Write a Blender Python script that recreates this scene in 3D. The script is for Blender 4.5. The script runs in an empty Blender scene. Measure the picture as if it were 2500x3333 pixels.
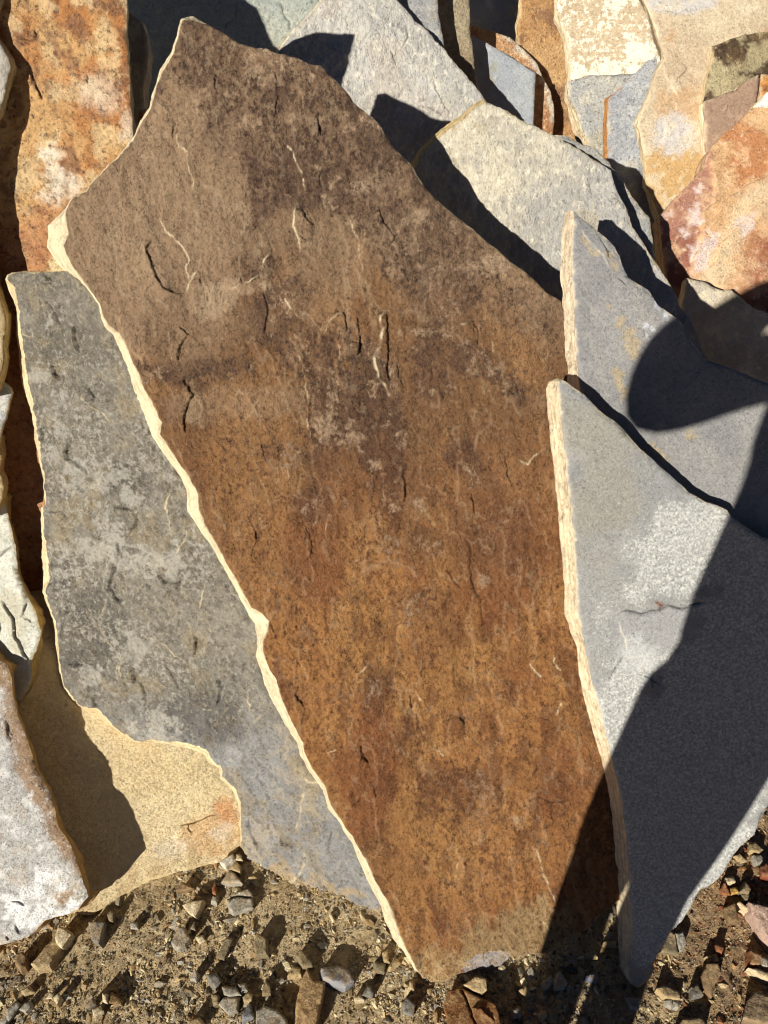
import bpy, math, random
import numpy as np
from mathutils import Vector
from mathutils.geometry import delaunay_2d_cdt

scene = bpy.context.scene
# ------------------------------------------------------------------ camera, sky, sun, exposure
CAM = np.array([0.0, 0.0, 1.55]); PITCH = math.radians(45.0); FPX = 2407.0; CX, CY = 1250.0, 1666.5
cam_data = bpy.data.cameras.new('camera'); cam = bpy.data.objects.new('camera', cam_data)
scene.collection.objects.link(cam); scene.camera = cam
cam.location = CAM; cam.rotation_euler = (math.pi / 2 - PITCH, 0, 0)
cam_data.sensor_fit = 'VERTICAL'; cam_data.angle = 2 * math.atan(CY / FPX)
cam_data.clip_start = 0.02; cam_data.clip_end = 500
RIGHT = np.array([1.0, 0, 0]); UP = np.array([0, math.sin(PITCH), math.cos(PITCH)]); FWD = np.array([0, math.cos(PITCH), -math.sin(PITCH)])
VANISH = (2750.0, 900.0)                       # where the shadows of the photograph run to
SUN = (VANISH[0] - CX) / FPX * RIGHT + (CY - VANISH[1]) / FPX * UP + FWD
SUN = SUN / np.linalg.norm(SUN)                # the way the light travels
elev = math.asin(-SUN[2]); azim = math.atan2(-SUN[0], -SUN[1])
world = bpy.data.worlds.new('World'); scene.world = world; world.use_nodes = True
wn = world.node_tree; bg = wn.nodes['Background']
sky = wn.nodes.new('ShaderNodeTexSky'); sky.sky_type = 'NISHITA'; sky.sun_disc = False
sky.sun_elevation = elev; sky.sun_rotation = azim % (2 * math.pi); sky.altitude = 4000; sky.air_density = 0.35; sky.dust_density = 0.1; sky.ozone_density = 1.5
wn.links.new(sky.outputs[0], bg.inputs[0]); bg.inputs[1].default_value = 0.05
sun_data = bpy.data.lights.new('sun', 'SUN'); sun_data.energy = 4.6; sun_data.angle = math.radians(0.53); sun_data.color = (1.0, 0.945, 0.86)
sun = bpy.data.objects.new('sun', sun_data); scene.collection.objects.link(sun)
sun.rotation_euler = Vector(SUN).to_track_quat('-Z', 'Y').to_euler(); sun.location = (-3, -4, 5)
vs = scene.view_settings; vs.view_transform = 'Standard'; vs.look = 'None'; vs.exposure = 0.50; vs.gamma = 1.0
scene.cycles.max_bounces = 6; scene.cycles.filter_width = 1.1

# ------------------------------------------------------------------ noise, colour, geometry helpers
def _h(ix, iy, s):
    n = (ix.astype(np.int64) * 374761393 + iy.astype(np.int64) * 668265263 + s * 2147483647) & 0xffffffff
    n = ((n ^ (n >> 13)) * 1274126177) & 0xffffffff
    n = ((n ^ (n >> 16)) * 2246822519) & 0xffffffff
    return ((n ^ (n >> 15)) & 0xffffff) / float(0xffffff)

def vn(x, y, s=0):
    ix = np.floor(x); iy = np.floor(y); fx = x - ix; fy = y - iy
    fx = fx * fx * fx * (fx * (fx * 6 - 15) + 10); fy = fy * fy * fy * (fy * (fy * 6 - 15) + 10)
    a = _h(ix, iy, s); b = _h(ix + 1, iy, s); c = _h(ix, iy + 1, s); d = _h(ix + 1, iy + 1, s)
    return a + (b - a) * fx + (c - a) * fy + (a - b - c + d) * fx * fy

def fbm(x, y, scale, octv=4, s=0, gain=0.5):
    x = np.asarray(x, float); y = np.asarray(y, float)
    t = 0; a = 1.0; w = 0
    ca, sa = math.cos(0.6), math.sin(0.6)
    x = x * scale; y = y * scale
    for i in range(octv):
        t = t + a * vn(x, y, s * 17 + i); w += a; a *= gain
        x, y = (x * ca - y * sa) * 2.03 + 11.3, (x * sa + y * ca) * 2.03 - 7.1
    return t / w

def sm(a, b, x):
    t = np.clip((x - a) / (b - a), 0, 1); return t * t * (3 - 2 * t)

def C(r, g, b):
    c = np.array([r, g, b]) / 255.0
    return np.where(c <= 0.04045, c / 12.92, ((c + 0.055) / 1.055) ** 2.4)

def mix(a, b, t):
    a = np.asarray(a); b = np.asarray(b)
    return a + (b - a) * np.asarray(t)[..., None]

def ray(x, y):
    return ((np.asarray(x, float) - CX) / FPX)[..., None] * RIGHT + ((CY - np.asarray(y, float)) / FPX)[..., None] * UP + FWD

def ginv(y):                                    # 1/depth of the ground seen at photo row y
    return (math.sin(PITCH) - (CY - y) / FPX * math.cos(PITCH)) / CAM[2]

B1 = ginv(3190.0); B0 = 0.836
def B(y): return B1 + (3190.0 - y) * (B0 - B1) / 3134.0      # 1/depth of the plane of the big brown slab

def plane3(*pts):                               # (x, y, 1/depth) three times -> coefficients of a plane
    A = np.array([[1, p[0], p[1]] for p in pts], float)
    return np.linalg.solve(A, np.array([p[2] for p in pts], float))
def pk(k): return plane3((0, 0, k * B(0)), (2500, 0, k * B(0)), (0, 3000, k * B(3000)))
def pk3(*pts): return plane3(*[(x, y, k * B(y)) for x, y, k in pts])
def pinv(c, x, y): return c[0] + c[1] * np.asarray(x, float) + c[2] * np.asarray(y, float)

def blob(px, py, cx, cy, rx, ry, rot=0, soft=0.5, wob=None):
    a = math.radians(rot); dx = px - cx; dy = py - cy
    u = (dx * math.cos(a) + dy * math.sin(a)) / rx; v = (-dx * math.sin(a) + dy * math.cos(a)) / ry
    d = np.sqrt(u * u + v * v)
    if wob is not None: d = d + wob
    soft = soft * .55
    return 1 - sm(1 - soft, 1 + soft, d)

def polydist(px, py, line):                     # signed distance (right of the line > 0 walking down it), in photo px
    best = np.full(px.shape, 1e9); sgn = np.zeros(px.shape); tt = np.zeros(px.shape)
    n = len(line) - 1
    for i in range(n):
        ax, ay = line[i]; bx, by = line[i + 1]
        ex, ey = bx - ax, by - ay; L2 = ex * ex + ey * ey + 1e-9
        t = np.clip(((px - ax) * ex + (py - ay) * ey) / L2, 0, 1)
        dx = px - ax - t * ex; dy = py - ay - t * ey
        d = np.hypot(dx, dy); m = d < best
        best = np.where(m, d, best); sgn = np.where(m, np.sign(-(ex * dy - ey * dx)), sgn); tt = np.where(m, (i + t) / n, tt)
    return best * sgn, tt

# ------------------------------------------------------------------ materials
def nodes_of(name, rough=0.85, spec=0.25):
    m = bpy.data.materials.new(name); m.use_nodes = True; nt = m.node_tree
    b = nt.nodes['Principled BSDF']; b.inputs['Roughness'].default_value = rough; b.inputs['Specular IOR Level'].default_value = spec
    return m, nt, b

def stone_mat(name, grain=0.35, base=70, spk_base=55, bump=0.8, bdist=0.004, stretch=(1, 1, 1), spk_soft=0.07, spec=0.2, rough=0.84, fine=520, facet=(130, .5, 330, .5)):
    m, nt, b = nodes_of(name, rough, spec); N = nt.nodes; L = nt.links.new
    tc = N.new('ShaderNodeTexCoord'); mp = N.new('ShaderNodeMapping'); mp.inputs['Scale'].default_value = stretch
    L(tc.outputs['Object'], mp.inputs[0])
    def noise(scale, detail, rgh=0.6, vec=None):
        n = N.new('ShaderNodeTexNoise'); n.inputs['Scale'].default_value = scale; n.inputs['Detail'].default_value = detail
        n.inputs['Roughness'].default_value = rgh; L(vec or mp.outputs[0], n.inputs['Vector']); return n.outputs[0]
    def mth(op, a, bb=None, c=None):
        n = N.new('ShaderNodeMath'); n.operation = op
        for i, v in enumerate((a, bb, c)):
            if v is None: continue
            if isinstance(v, (int, float)): n.inputs[i].default_value = v
            else: L(v, n.inputs[i])
        return n.outputs[0]
    def attr(nm):
        n = N.new('ShaderNodeAttribute'); n.attribute_name = nm; return n
    def ramp(v, lo, hi):
        mr = N.new('ShaderNodeMapRange'); mr.inputs['From Min'].default_value = lo; mr.inputs['From Max'].default_value = hi; mr.clamp = True; L(v, mr.inputs['Value']); return mr.outputs[0]
    c1 = attr('col'); c2 = attr('col2'); sp = attr('spk')
    nf = noise(spk_base, 7, 0.74)                       # ragged patches of every size
    thr = mth('MULTIPLY_ADD', sp.outputs['Fac'], -0.34, 0.68)
    fac = mth('MULTIPLY', ramp(mth('SUBTRACT', nf, thr), -spk_soft, spk_soft), mth('GREATER_THAN', sp.outputs['Fac'], 0.01))
    mx = N.new('ShaderNodeMix'); mx.data_type = 'RGBA'; L(fac, mx.inputs['Factor']); L(c1.outputs['Color'], mx.inputs[6]); L(c2.outputs['Color'], mx.inputs[7])
    ng = noise(base, 8, 0.76); nfine = noise(fine, 3, 0.7)
    g = mth('MULTIPLY_ADD', ramp(ng, .25, .75), 2 * grain * .75, 1 - grain * .75)
    g = mth('MULTIPLY', g, mth('MULTIPLY_ADD', nfine, grain, 1 - grain * .5))
    vm = N.new('ShaderNodeVectorMath'); vm.operation = 'SCALE'; L(mx.outputs[2], vm.inputs[0]); L(g, vm.inputs['Scale'])
    L(vm.outputs[0], b.inputs['Base Color'])
    nb = noise(base * 1.7, 7, 0.78); nm = noise(base * 4.2, 4, 0.7)
    bp = N.new('ShaderNodeBump'); bp.inputs['Strength'].default_value = bump; bp.inputs['Distance'].default_value = bdist
    nw = N.new('ShaderNodeTexNoise'); nw.inputs['Scale'].default_value = facet[0] * 1.1; nw.inputs['Detail'].default_value = 3; L(mp.outputs[0], nw.inputs['Vector'])
    wv = N.new('ShaderNodeVectorMath'); wv.operation = 'MULTIPLY_ADD'; L(nw.outputs['Color'], wv.inputs[0]); wv.inputs[1].default_value = (1.5 / facet[0],) * 3; L(mp.outputs[0], wv.inputs[2])
    geo = N.new('ShaderNodeNewGeometry'); cur = geo.outputs['Normal']; cell = None
    for fs, fa in ((facet[0], facet[1]), (facet[2], facet[3])):
        vo = N.new('ShaderNodeTexVoronoi'); vo.inputs['Scale'].default_value = fs; L(wv.outputs[0], vo.inputs['Vector'])
        sb = N.new('ShaderNodeVectorMath'); sb.operation = 'SUBTRACT'; L(vo.outputs['Color'], sb.inputs[0]); sb.inputs[1].default_value = (.5, .5, .5)
        ma = N.new('ShaderNodeVectorMath'); ma.operation = 'MULTIPLY_ADD'; L(sb.outputs[0], ma.inputs[0]); ma.inputs[1].default_value = (fa, fa, fa); L(cur, ma.inputs[2]); cur = ma.outputs[0]
    nz = N.new('ShaderNodeVectorMath'); nz.operation = 'NORMALIZE'; L(cur, nz.inputs[0]); L(nz.outputs[0], bp.inputs['Normal'])
    L(mth('MULTIPLY_ADD', nfine, .16, mth('MULTIPLY_ADD', nm, .34, nb)), bp.inputs['Height']); L(bp.outputs[0], b.inputs['Normal'])
    return m

M = {}
M['rust'] = stone_mat('weathered_rust_sandstone', 0.42, 95, 92, 1.0, 0.0045, (1.15, .88, .88), facet=(215, .78, 470, .8))
M['orange'] = stone_mat('coarse_orange_sandstone', 0.42, 85, 95, 1.0, 0.005, facet=(150, .75, 400, .8))
M['grey'] = stone_mat('grey_sandstone', 0.34, 95, 90, 1.0, 0.0045, facet=(200, .7, 460, .75))
M['fine'] = stone_mat('smooth_blue_grey_sandstone', 0.22, 120, 210, 1.0, 0.0022, fine=640, facet=(240, .28, 480, .5))
M['rough'] = stone_mat('rough_pale_sandstone', 0.22, 56, 66, 1.0, 0.007, (1.3, .75, .75), facet=(130, .68, 340, .75))
M['pale'] = stone_mat('pale_cream_sandstone', 0.22, 66, 64, 1.0, 0.0035, facet=(220, .42, 470, .5))
M['lichen'] = stone_mat('lichen_flecked_sandstone', 0.14, 66, 74, 1.0, 0.003, spk_soft=.025, facet=(150, .35, 360, .45))
M['edge'] = stone_mat('fresh_broken_stone_edge', 0.22, 60, 70, 1.0, 0.005, facet=(120, .6, 300, .5))
M['pebble'] = stone_mat('gravel_stone', 0.30, 120, 120, 1.0, 0.003, facet=(200, .4, 420, .4))

# ------------------------------------------------------------------ mesh plumbing
def put_attr(me, name, arr):
    arr = np.asarray(arr, np.float32)
    if arr.ndim == 2:
        a = me.attributes.new(name, 'FLOAT_COLOR', 'POINT')
        full = np.ones((len(arr), 4), np.float32); full[:, :3] = arr; a.data.foreach_set('color', full.ravel())
    else:
        a = me.attributes.new(name, 'FLOAT', 'POINT'); a.data.foreach_set('value', arr)

def make_mesh(name, verts, faces, mat, cols, origin, smooth=True):
    me = bpy.data.meshes.new(name)
    me.from_pydata((np.asarray(verts) - origin).tolist(), [], faces); me.materials.append(mat)
    for k, v in cols.items(): put_attr(me, k, v)
    if np.ndim(smooth): me.polygons.foreach_set('use_smooth', np.asarray(smooth, bool))
    else: me.polygons.foreach_set('use_smooth', np.full(len(me.polygons), bool(smooth)))
    me.update()
    return me

def link(name, me, parent=None, loc=None):
    o = bpy.data.objects.new(name, me); scene.collection.objects.link(o)
    if parent is not None: o.parent = parent
    if loc is not None: o.location = loc
    return o

def tag(o, label, cat, group=None, kind=None):
    if label: o['label'] = label
    if cat: o['category'] = cat
    if group: o['group'] = group
    if kind: o['kind'] = kind
    return o

CREAM = C(236, 216, 178)
SEED = [0]

def slab(name, label, cat, outline, plane, thick, colour, mat='grey', edge=None, spacing=0.005, jag=0.0022, relief=(), terrace=None,
         lines=(), edge_part=True, group='flagstones leaning in the stack', lip=0.004, edge_jit=0.002, rows=5, back_spread=0.004, edge_mat='edge', kind='thing', sink=0.0):
    """outline: photo points (x, y[, dx, dy]); dx, dy = where the far rim of the broken edge shows beside the face."""
    SEED[0] += 1; sd = SEED[0] * 31
    ol = np.array([[p[0], p[1], p[2] if len(p) > 2 else 0, p[3] if len(p) > 3 else 0] for p in outline], float)
    has = np.array([1.0 if len(p) > 2 else 0.0 for p in outline])
    jr = random.Random(sd); nl = []
    for ln in lines:                             # cracks run jagged, with small kinks
        P = ln[1]; Q = []; ox = oy = 0.0
        for i in range(len(P) - 1):
            m_ = max(1, int(math.hypot(P[i + 1][0] - P[i][0], P[i + 1][1] - P[i][1]) / 7))
            for k in range(m_):
                t = k / m_; ox = ox * .72 + jr.uniform(-2.6, 2.6); oy = oy * .72 + jr.uniform(-1.6, 1.6)
                Q.append((P[i][0] + (P[i + 1][0] - P[i][0]) * t + ox, P[i][1] + (P[i + 1][1] - P[i][1]) * t + oy))
        Q.append(P[-1]); nl.append((ln[0], Q) + tuple(ln[2:]))
        if ln[0] == 'S' and len(Q) > 9 and jr.random() < .6:      # a hairline leaving the crack
            a_ = jr.randrange(3, len(Q) - 3); sgn_ = jr.choice((-1, 1)); br = [Q[a_]]
            for k in range(jr.randrange(4, 9)): br.append((br[-1][0] + jr.uniform(-2, 5) * sgn_, br[-1][1] + jr.uniform(3, 8)))
            nl.append(('S', br, .45))
    lines = nl
    # --- frame of the plane
    c0 = ol[:, :2].mean(0)
    def on(x, y, off=0.0):
        x = np.asarray(x, float); y = np.asarray(y, float)
        P = CAM + ray(x, y) / pinv(plane, x, y)[..., None]
        if off:                                  # same sight line, plane moved back by off
            d = ray(x, y); t = off / np.maximum(-(d @ nrm), 0.15); P = P + d * t[..., None]
        return P
    O = on(c0[0], c0[1]); Pa = on(c0[0] + 60, c0[1]); Pb = on(c0[0], c0[1] + 60)
    nrm = np.cross(Pb - O, Pa - O); nrm /= np.linalg.norm(nrm)
    if nrm @ (CAM - O) < 0: nrm = -nrm
    u = RIGHT - nrm * (RIGHT @ nrm); u /= np.linalg.norm(u); v = np.cross(nrm, u)
    def uv(P): return np.stack([(P - O) @ u, (P - O) @ v], -1)
    def P3(q, h=0.0): return O + q[..., 0:1] * u + q[..., 1:2] * v + np.asarray(h)[..., None] * nrm
    def topx(P):
        d = P - CAM; z = d @ FWD
        return CX + FPX * (d @ RIGHT) / z, CY - FPX * (d @ UP) / z
    q = uv(on(ol[:, 0], ol[:, 1]))
    area = 0.5 * np.sum(q[:, 0] * np.roll(q[:, 1], -1) - np.roll(q[:, 0], -1) * q[:, 1])
    if area < 0: ol = ol[::-1]; q = q[::-1]; has = has[::-1]
    qb = uv(on(ol[:, 0] + ol[:, 2], ol[:, 1] + ol[:, 3], thick))
    # --- resample the outline and roughen it
    step = spacing * 1.1; F = []; Bk = []; H = []
    for i in range(len(q)):
        j = (i + 1) % len(q); n = max(1, int(np.linalg.norm(q[j] - q[i]) / step))
        for k in range(n):
            t = k / n; F.append(q[i] * (1 - t) + q[j] * t); Bk.append(qb[i] * (1 - t) + qb[j] * t); H.append(has[i] * (1 - t) + has[j] * t)
    F = np.array(F); Bk = np.array(Bk); H = np.array(H); n = len(F)
    tan = np.roll(F, -1, 0) - np.roll(F, 1, 0); tan /= np.linalg.norm(tan, axis=1)[:, None] + 1e-12
    out = np.stack([tan[:, 1], -tan[:, 0]], -1)
    def jit(Q, s, a): return (fbm(Q[:, 0], Q[:, 1], 38, 3, s) - 0.5) * 2 * a + (fbm(Q[:, 0], Q[:, 1], 140, 2, s + 3) - 0.5) * a
    F2 = F + out * jit(F, sd, jag)[:, None]
    # rim without a traced band: straight back with its own wobble
    Bk0 = F + out * ((fbm(F[:, 0], F[:, 1], 22, 3, sd + 5) - 0.5) * 2 * back_spread + jit(F, sd + 9, jag))[:, None]
    Bk1 = Bk + out * jit(F, sd + 11, jag * 1.3)[:, None]
    Bk2 = Bk0 * (1 - H[:, None]) + Bk1 * H[:, None]
    # --- interior points on a jittered grid
    lo = F2.min(0) - spacing; hi = F2.max(0) + spacing
    nu = int((hi[0] - lo[0]) / spacing) + 2; nv = int((hi[1] - lo[1]) / spacing) + 2
    gu = lo[0] + spacing * np.arange(nu); ins = np.zeros((nv, nu), bool)
    a = F2; b2 = np.roll(F2, -1, 0)
    for r in range(nv):
        y = lo[1] + spacing * r
        m = (a[:, 1] <= y) != (b2[:, 1] <= y)
        if not m.any(): continue
        xs = np.sort(a[m, 0] + (y - a[m, 1]) / (b2[m, 1] - a[m, 1]) * (b2[m, 0] - a[m, 0]))
        ins[r] = (np.searchsorted(xs, gu) % 2) == 1
    occ = np.zeros((nv, nu), bool)
    ci = np.clip(((F2 - lo) / spacing + 0.5).astype(int), 0, [nu - 1, nv - 1]); occ[ci[:, 1], ci[:, 0]] = True
    feat = []
    for ln in lines:                             # extra points along cracks and ledges
        w = ln[2] if len(ln) > 2 else 1.0
        P = np.array(ln[1], float); acc = []
        for i in range(len(P) - 1):
            m = max(1, int(np.hypot(*(P[i + 1] - P[i])) / 5)); 
            for k in range(m): acc.append(P[i] + (P[i + 1] - P[i]) * k / m)
        acc = np.array(acc); tn = np.gradient(acc, axis=0); tn /= np.linalg.norm(tn, axis=1)[:, None] + 1e-9; nn = np.stack([-tn[:, 1], tn[:, 0]], -1)
        for off in (-4.6, -1.8, 0, 1.8, 4.6): 
            pp = acc + nn * off * (0.7 + 0.3 * w); feat.append(uv(on(pp[:, 0], pp[:, 1])))
    if feat:
        feat = np.concatenate(feat)
        ci = ((feat - lo) / spacing + 0.5).astype(int); ok = (ci[:, 0] >= 0) & (ci[:, 0] < nu) & (ci[:, 1] >= 0) & (ci[:, 1] < nv)
        feat = feat[ok]; ci = ci[ok]; near = occ.copy()
        for dy in (-1, 0, 1):
            for dx in (-1, 0, 1): near |= np.roll(np.roll(occ, dy, 0), dx, 1)
        ok = ins[ci[:, 1], ci[:, 0]] & ~near[ci[:, 1], ci[:, 0]]; feat = feat[ok]; ci = ci[ok]
        # thin the points out so that the triangulation stays clean
        key = np.round(feat / 0.0008).astype(np.int64); _, ix = np.unique(key, axis=0, return_index=True); feat = feat[ix]; ci = ci[ix]
        occ2 = np.zeros((nv, nu), bool); occ2[ci[:, 1], ci[:, 0]] = True
    else: feat = np.zeros((0, 2)); occ2 = np.zeros((nv, nu), bool)
    dil = occ.copy()
    for dy in (-1, 0, 1):
        for dx in (-1, 0, 1): dil |= np.roll(np.roll(occ, dy, 0), dx, 1)
    keep = ins & ~occ & ~occ2
    rr, cc = np.nonzero(keep); rng = np.random.RandomState(sd)
    G = np.stack([gu[cc], lo[1] + spacing * rr], -1) + (rng.rand(len(rr), 2) - 0.5) * spacing * 0.7
    band = dil[rr, cc]
    if band.any():                               # drop grid points too near the rim
        Q = G[band]; dmin = np.full(len(Q), 1e9)
        for s0 in range(0, n, 200): dmin = np.minimum(dmin, np.sqrt(((Q[:, None, :] - F2[None, s0:s0 + 200]) ** 2).sum(-1)).min(1))
        bad = np.zeros(len(G), bool); bad[np.nonzero(band)[0][dmin < 0.45 * spacing]] = True; G = G[~bad]
    allq = np.concatenate([F2, G, feat])
    res = delaunay_2d_cdt([Vector(p) for p in allq.tolist()], [], [list(range(n))], 1, 1e-7)
    V2 = np.array([[p.x, p.y] for p in res[0]]); tris = [tuple(f) for f in res[2]]
    mp = {}
    for i, src in enumerate(res[3]):
        for s0 in src: mp[s0] = i
    ring = [mp[i] for i in range(n)]
    # --- heights
    P0 = P3(V2); px, py = topx(P0)
    uu, vv = V2[:, 0], V2[:, 1]
    dist = np.full(len(V2), 1.0)
    for s0 in range(0, n, 64):
        seg = F2[s0:s0 + 64]; l2 = seg.min(0) - 0.03; h2 = seg.max(0) + 0.03
        m = np.nonzero((uu > l2[0]) & (uu < h2[0]) & (vv > l2[1]) & (vv < h2[1]))[0]
        for c in range(0, len(m), 20000):
            mm = m[c:c + 20000]; dist[mm] = np.minimum(dist[mm], np.sqrt(((V2[mm][:, None] - seg[None]) ** 2).sum(-1)).min(1))
    h = np.zeros(len(V2)); fresh = np.zeros(len(V2)); dirt_shade = np.zeros(len(V2))
    for amp, scale, octv, rot, st in relief:
        a_ = math.radians(rot); x2 = uu * math.cos(a_) + vv * math.sin(a_); y2 = (-uu * math.sin(a_) + vv * math.cos(a_)) / st
        h += amp * (fbm(x2, y2, scale, octv, sd + int(scale)) - 0.5) * 2
    
    tint = np.zeros(len(V2))
    for amp, scale, k, rot, st, fr, *tn in ([terrace] if isinstance(terrace, tuple) else (terrace or [])):
        a_ = math.radians(rot); x2 = uu * math.cos(a_) + vv * math.sin(a_); y2 = (-uu * math.sin(a_) + vv * math.cos(a_)) / st
        f = fbm(x2, y2, scale, 5, sd + 77 + int(scale), 0.58) * k; fl = np.floor(f); fr_ = f - fl
        h += amp * (fl + sm(0.80, 1.0, fr_)) - amp * k * .5
        if tn: tint += tn[0] * 2 * (vn(fl * 7.3 + .5, np.floor(fbm(uu, vv, scale * .7, 2, sd + 91) * 6) * 3.7 + .5, sd) - .5)
        if fr: fresh = np.maximum(fresh, fr * (sm(0.84, 0.92, fr_) * (1 - sm(0.97, 1.0, fr_))))
    for ln in lines:
        typ, pts = ln[0], ln[1]; w = ln[2] if len(ln) > 2 else 1.0
        pts = np.array(pts, float); mid = pts.mean(0); e_ = pts[-1] - pts[0]
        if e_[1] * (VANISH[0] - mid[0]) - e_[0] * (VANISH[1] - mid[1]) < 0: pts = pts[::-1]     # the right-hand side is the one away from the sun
        l2 = pts.min(0) - 90; h2 = pts.max(0) + 90
        m = np.nonzero((px > l2[0]) & (px < h2[0]) & (py > l2[1]) & (py < h2[1]))[0]
        if not len(m): continue
        d, t = polydist(px[m], py[m], pts); d = d + (fbm(uu[m], vv[m], 110, 3, sd + 3) - 0.5) * 3; brk = sm(.30, .62, fbm(uu[m], vv[m], 70, 3, sd + 31)) * .85 + .15; wv = .55 + .9 * fbm(uu[m], vv[m], 50, 2, sd + 33)
        end = sm(0.0, 0.12, t) * (1 - sm(0.88, 1.0, t)); cap = np.exp(-(np.abs(d) / 60.0) ** 2) 
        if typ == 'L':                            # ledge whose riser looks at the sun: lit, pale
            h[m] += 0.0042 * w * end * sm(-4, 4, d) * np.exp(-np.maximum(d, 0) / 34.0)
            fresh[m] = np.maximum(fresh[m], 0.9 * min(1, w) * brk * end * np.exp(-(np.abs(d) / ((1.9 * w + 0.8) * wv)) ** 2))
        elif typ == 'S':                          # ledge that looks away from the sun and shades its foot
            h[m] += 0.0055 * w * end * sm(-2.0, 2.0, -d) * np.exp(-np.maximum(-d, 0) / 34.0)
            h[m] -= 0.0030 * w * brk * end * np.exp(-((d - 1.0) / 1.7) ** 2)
            dirt_shade[m] = np.maximum(dirt_shade[m], 0.6 * brk * end * np.exp(-((d - 1.0) / (1.7 * wv)) ** 2))  # dark line painted along the foot, adding to the ledge's shade
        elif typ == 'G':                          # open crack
            h[m] -= 0.005 * w * end * np.exp(-(d / 3.0) ** 2); dirt_shade[m] = np.maximum(dirt_shade[m], 0.8 * end * np.exp(-(d / 2.8) ** 2))
        elif typ == 'W':                          # pale scar without a step
            fresh[m] = np.maximum(fresh[m], 0.7 * brk * end * np.exp(-(np.abs(d) / (3.0 * w * wv)) ** 2))
    rough_lip = 0.6 + 0.8 * fbm(uu, vv, 60, 2, sd + 8)
    x = np.clip(1 - dist / (lip * rough_lip + 1e-6), 0, 1); h -= 0.8 * lip * x * x
    V = P3(V2, h)
    # --- colour of the face
    w1 = (fbm(uu, vv, 90, 4, sd + 61, .65) - .5); w2 = (fbm(uu, vv, 90, 4, sd + 62, .65) - .5)
    base, c2, spk = colour(px + 46 * w1, py + 46 * w2, uu + .026 * w1, vv + .026 * w2, sd)
    base = np.broadcast_to(base, (len(V2), 3)).copy(); c2 = np.broadcast_to(c2, (len(V2), 3)).copy(); spk = np.broadcast_to(spk, (len(V2),)).copy()
    base = base * (1 + tint)[:, None]
    dz = V[:, 2]; dust = .65 * (1 - sm(0.0, .055, dz + .05 * (fbm(uu, vv, 34, 4, sd + 88) - .5))) * sm(.35, .6, fbm(uu, vv, 60, 3, sd + 89)) * (thick > .025)
    base = mix(base, C(186, 158, 114), dust)
    ec = CREAM if edge is None else edge
    rim = np.clip(1 - dist / (0.0028 * rough_lip), 0, 1) * 0.75 * sm(.38, .6, fbm(uu, vv, 30, 3, sd + 71))
    fr = np.clip(np.maximum(fresh, rim), 0, 1)
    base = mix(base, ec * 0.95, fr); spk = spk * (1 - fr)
    base = mix(base, base * 0.32, dirt_shade)  # shade of cracks and ledge feet put into the colour, with some dirt
    verts = [V]; faces = list(tris)
    # --- edge walls
    Fring = V[ring]; sideV = []; ecol = []
    q0 = V2[ring]
    hb = -thick
    for r in range(1, rows + 1):
        t = r / rows
        qq = q0 * (1 - t) + Bk2 * t
        j = ((fbm(F[:, 0] + r * 3.7, F[:, 1], 45, 3, sd + 20 + r) - 0.5) * 2.4 + (vn(np.full(n, r * 5.1), np.zeros(n), sd) - 0.5) * 1.2) * edge_jit * (1 if r < rows else 0.5)
        qq = qq + out * j[:, None]
        hr = h[ring] * (1 - t) + hb * t
        sideV.append(P3(qq, hr))
    SV = np.concatenate([Fring] + sideV)
    tcol = []
    for r in range(rows + 1):
        ln = 0.78 + 0.34 * vn(F[:, 0] * 30 + r * 9.1, F[:, 1] * 30, sd + 40 + r) + (0.12 if r % 2 else -0.06)
        tcol.append(ec * np.clip(ln, 0.5, 1.12)[:, None])
    tcol = np.concatenate(tcol); ee = np.tile(F, (rows + 1, 1)); rr_ = np.repeat(np.arange(rows + 1), n)
    st_ = sm(.52, .66, fbm(ee[:, 0] + rr_ * .9, ee[:, 1], 26, 4, sd + 55)) * .26
    tcol = mix(tcol, ec * np.array([.62, .52, .42]), st_)
    SF = []
    for r in range(rows):
        for i in range(n):
            j = (i + 1) % n
            SF.append((r * n + i, (r + 1) * n + i, (r + 1) * n + j, r * n + j))
    origin = V[np.argmin(V[:, 2])] * 1.0; origin = np.array([O[0], O[1], V[:, 2].min()])
    backring = SV[rows * n:]
    nV = len(V)
    if edge_part:
        vv_ = np.concatenate([V, backring]); ff = faces + [tuple(nV + i for i in range(n - 1, -1, -1))]
        me = make_mesh(name, vv_, ff, M[mat], {'col': np.concatenate([base, np.tile(ec * 0.7, (n, 1))]), 'col2': np.concatenate([c2, np.tile(ec * 0.6, (n, 1))]),
                       'spk': np.concatenate([spk, np.full(n, 0.2)])}, origin, [True] * len(faces) + [False])
        o = tag(link(name, me, None, origin), label, cat, group, kind)
        me2 = make_mesh('broken_edge', SV, SF, M[edge_mat], {'col': tcol, 'col2': tcol * 0.72, 'spk': np.full(len(SV), 0.3)}, origin, False)
        link('broken_edge', me2, o)
    else:
        sv = np.concatenate(sideV); vv_ = np.concatenate([V, sv])
        def idx(r, i): return ring[i] if r == 0 else nV + (r - 1) * n + i
        sf = [(idx(r, i), idx(r + 1, i), idx(r + 1, (i + 1) % n), idx(r, (i + 1) % n)) for r in range(rows) for i in range(n)]
        ff = faces + sf + [tuple(nV + (rows - 1) * n + i for i in range(n - 1, -1, -1))]
        me = make_mesh(name, vv_, ff, M[mat], {'col': np.concatenate([base, tcol[n:]]), 'col2': np.concatenate([c2, tcol[n:] * 0.72]),
                       'spk': np.concatenate([spk, np.full(len(sv), 0.3)])}, origin, [True] * len(faces) + [False] * (len(sf) + 1))
        o = tag(link(name, me, None, origin), label, cat, group, kind)
    return o

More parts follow.
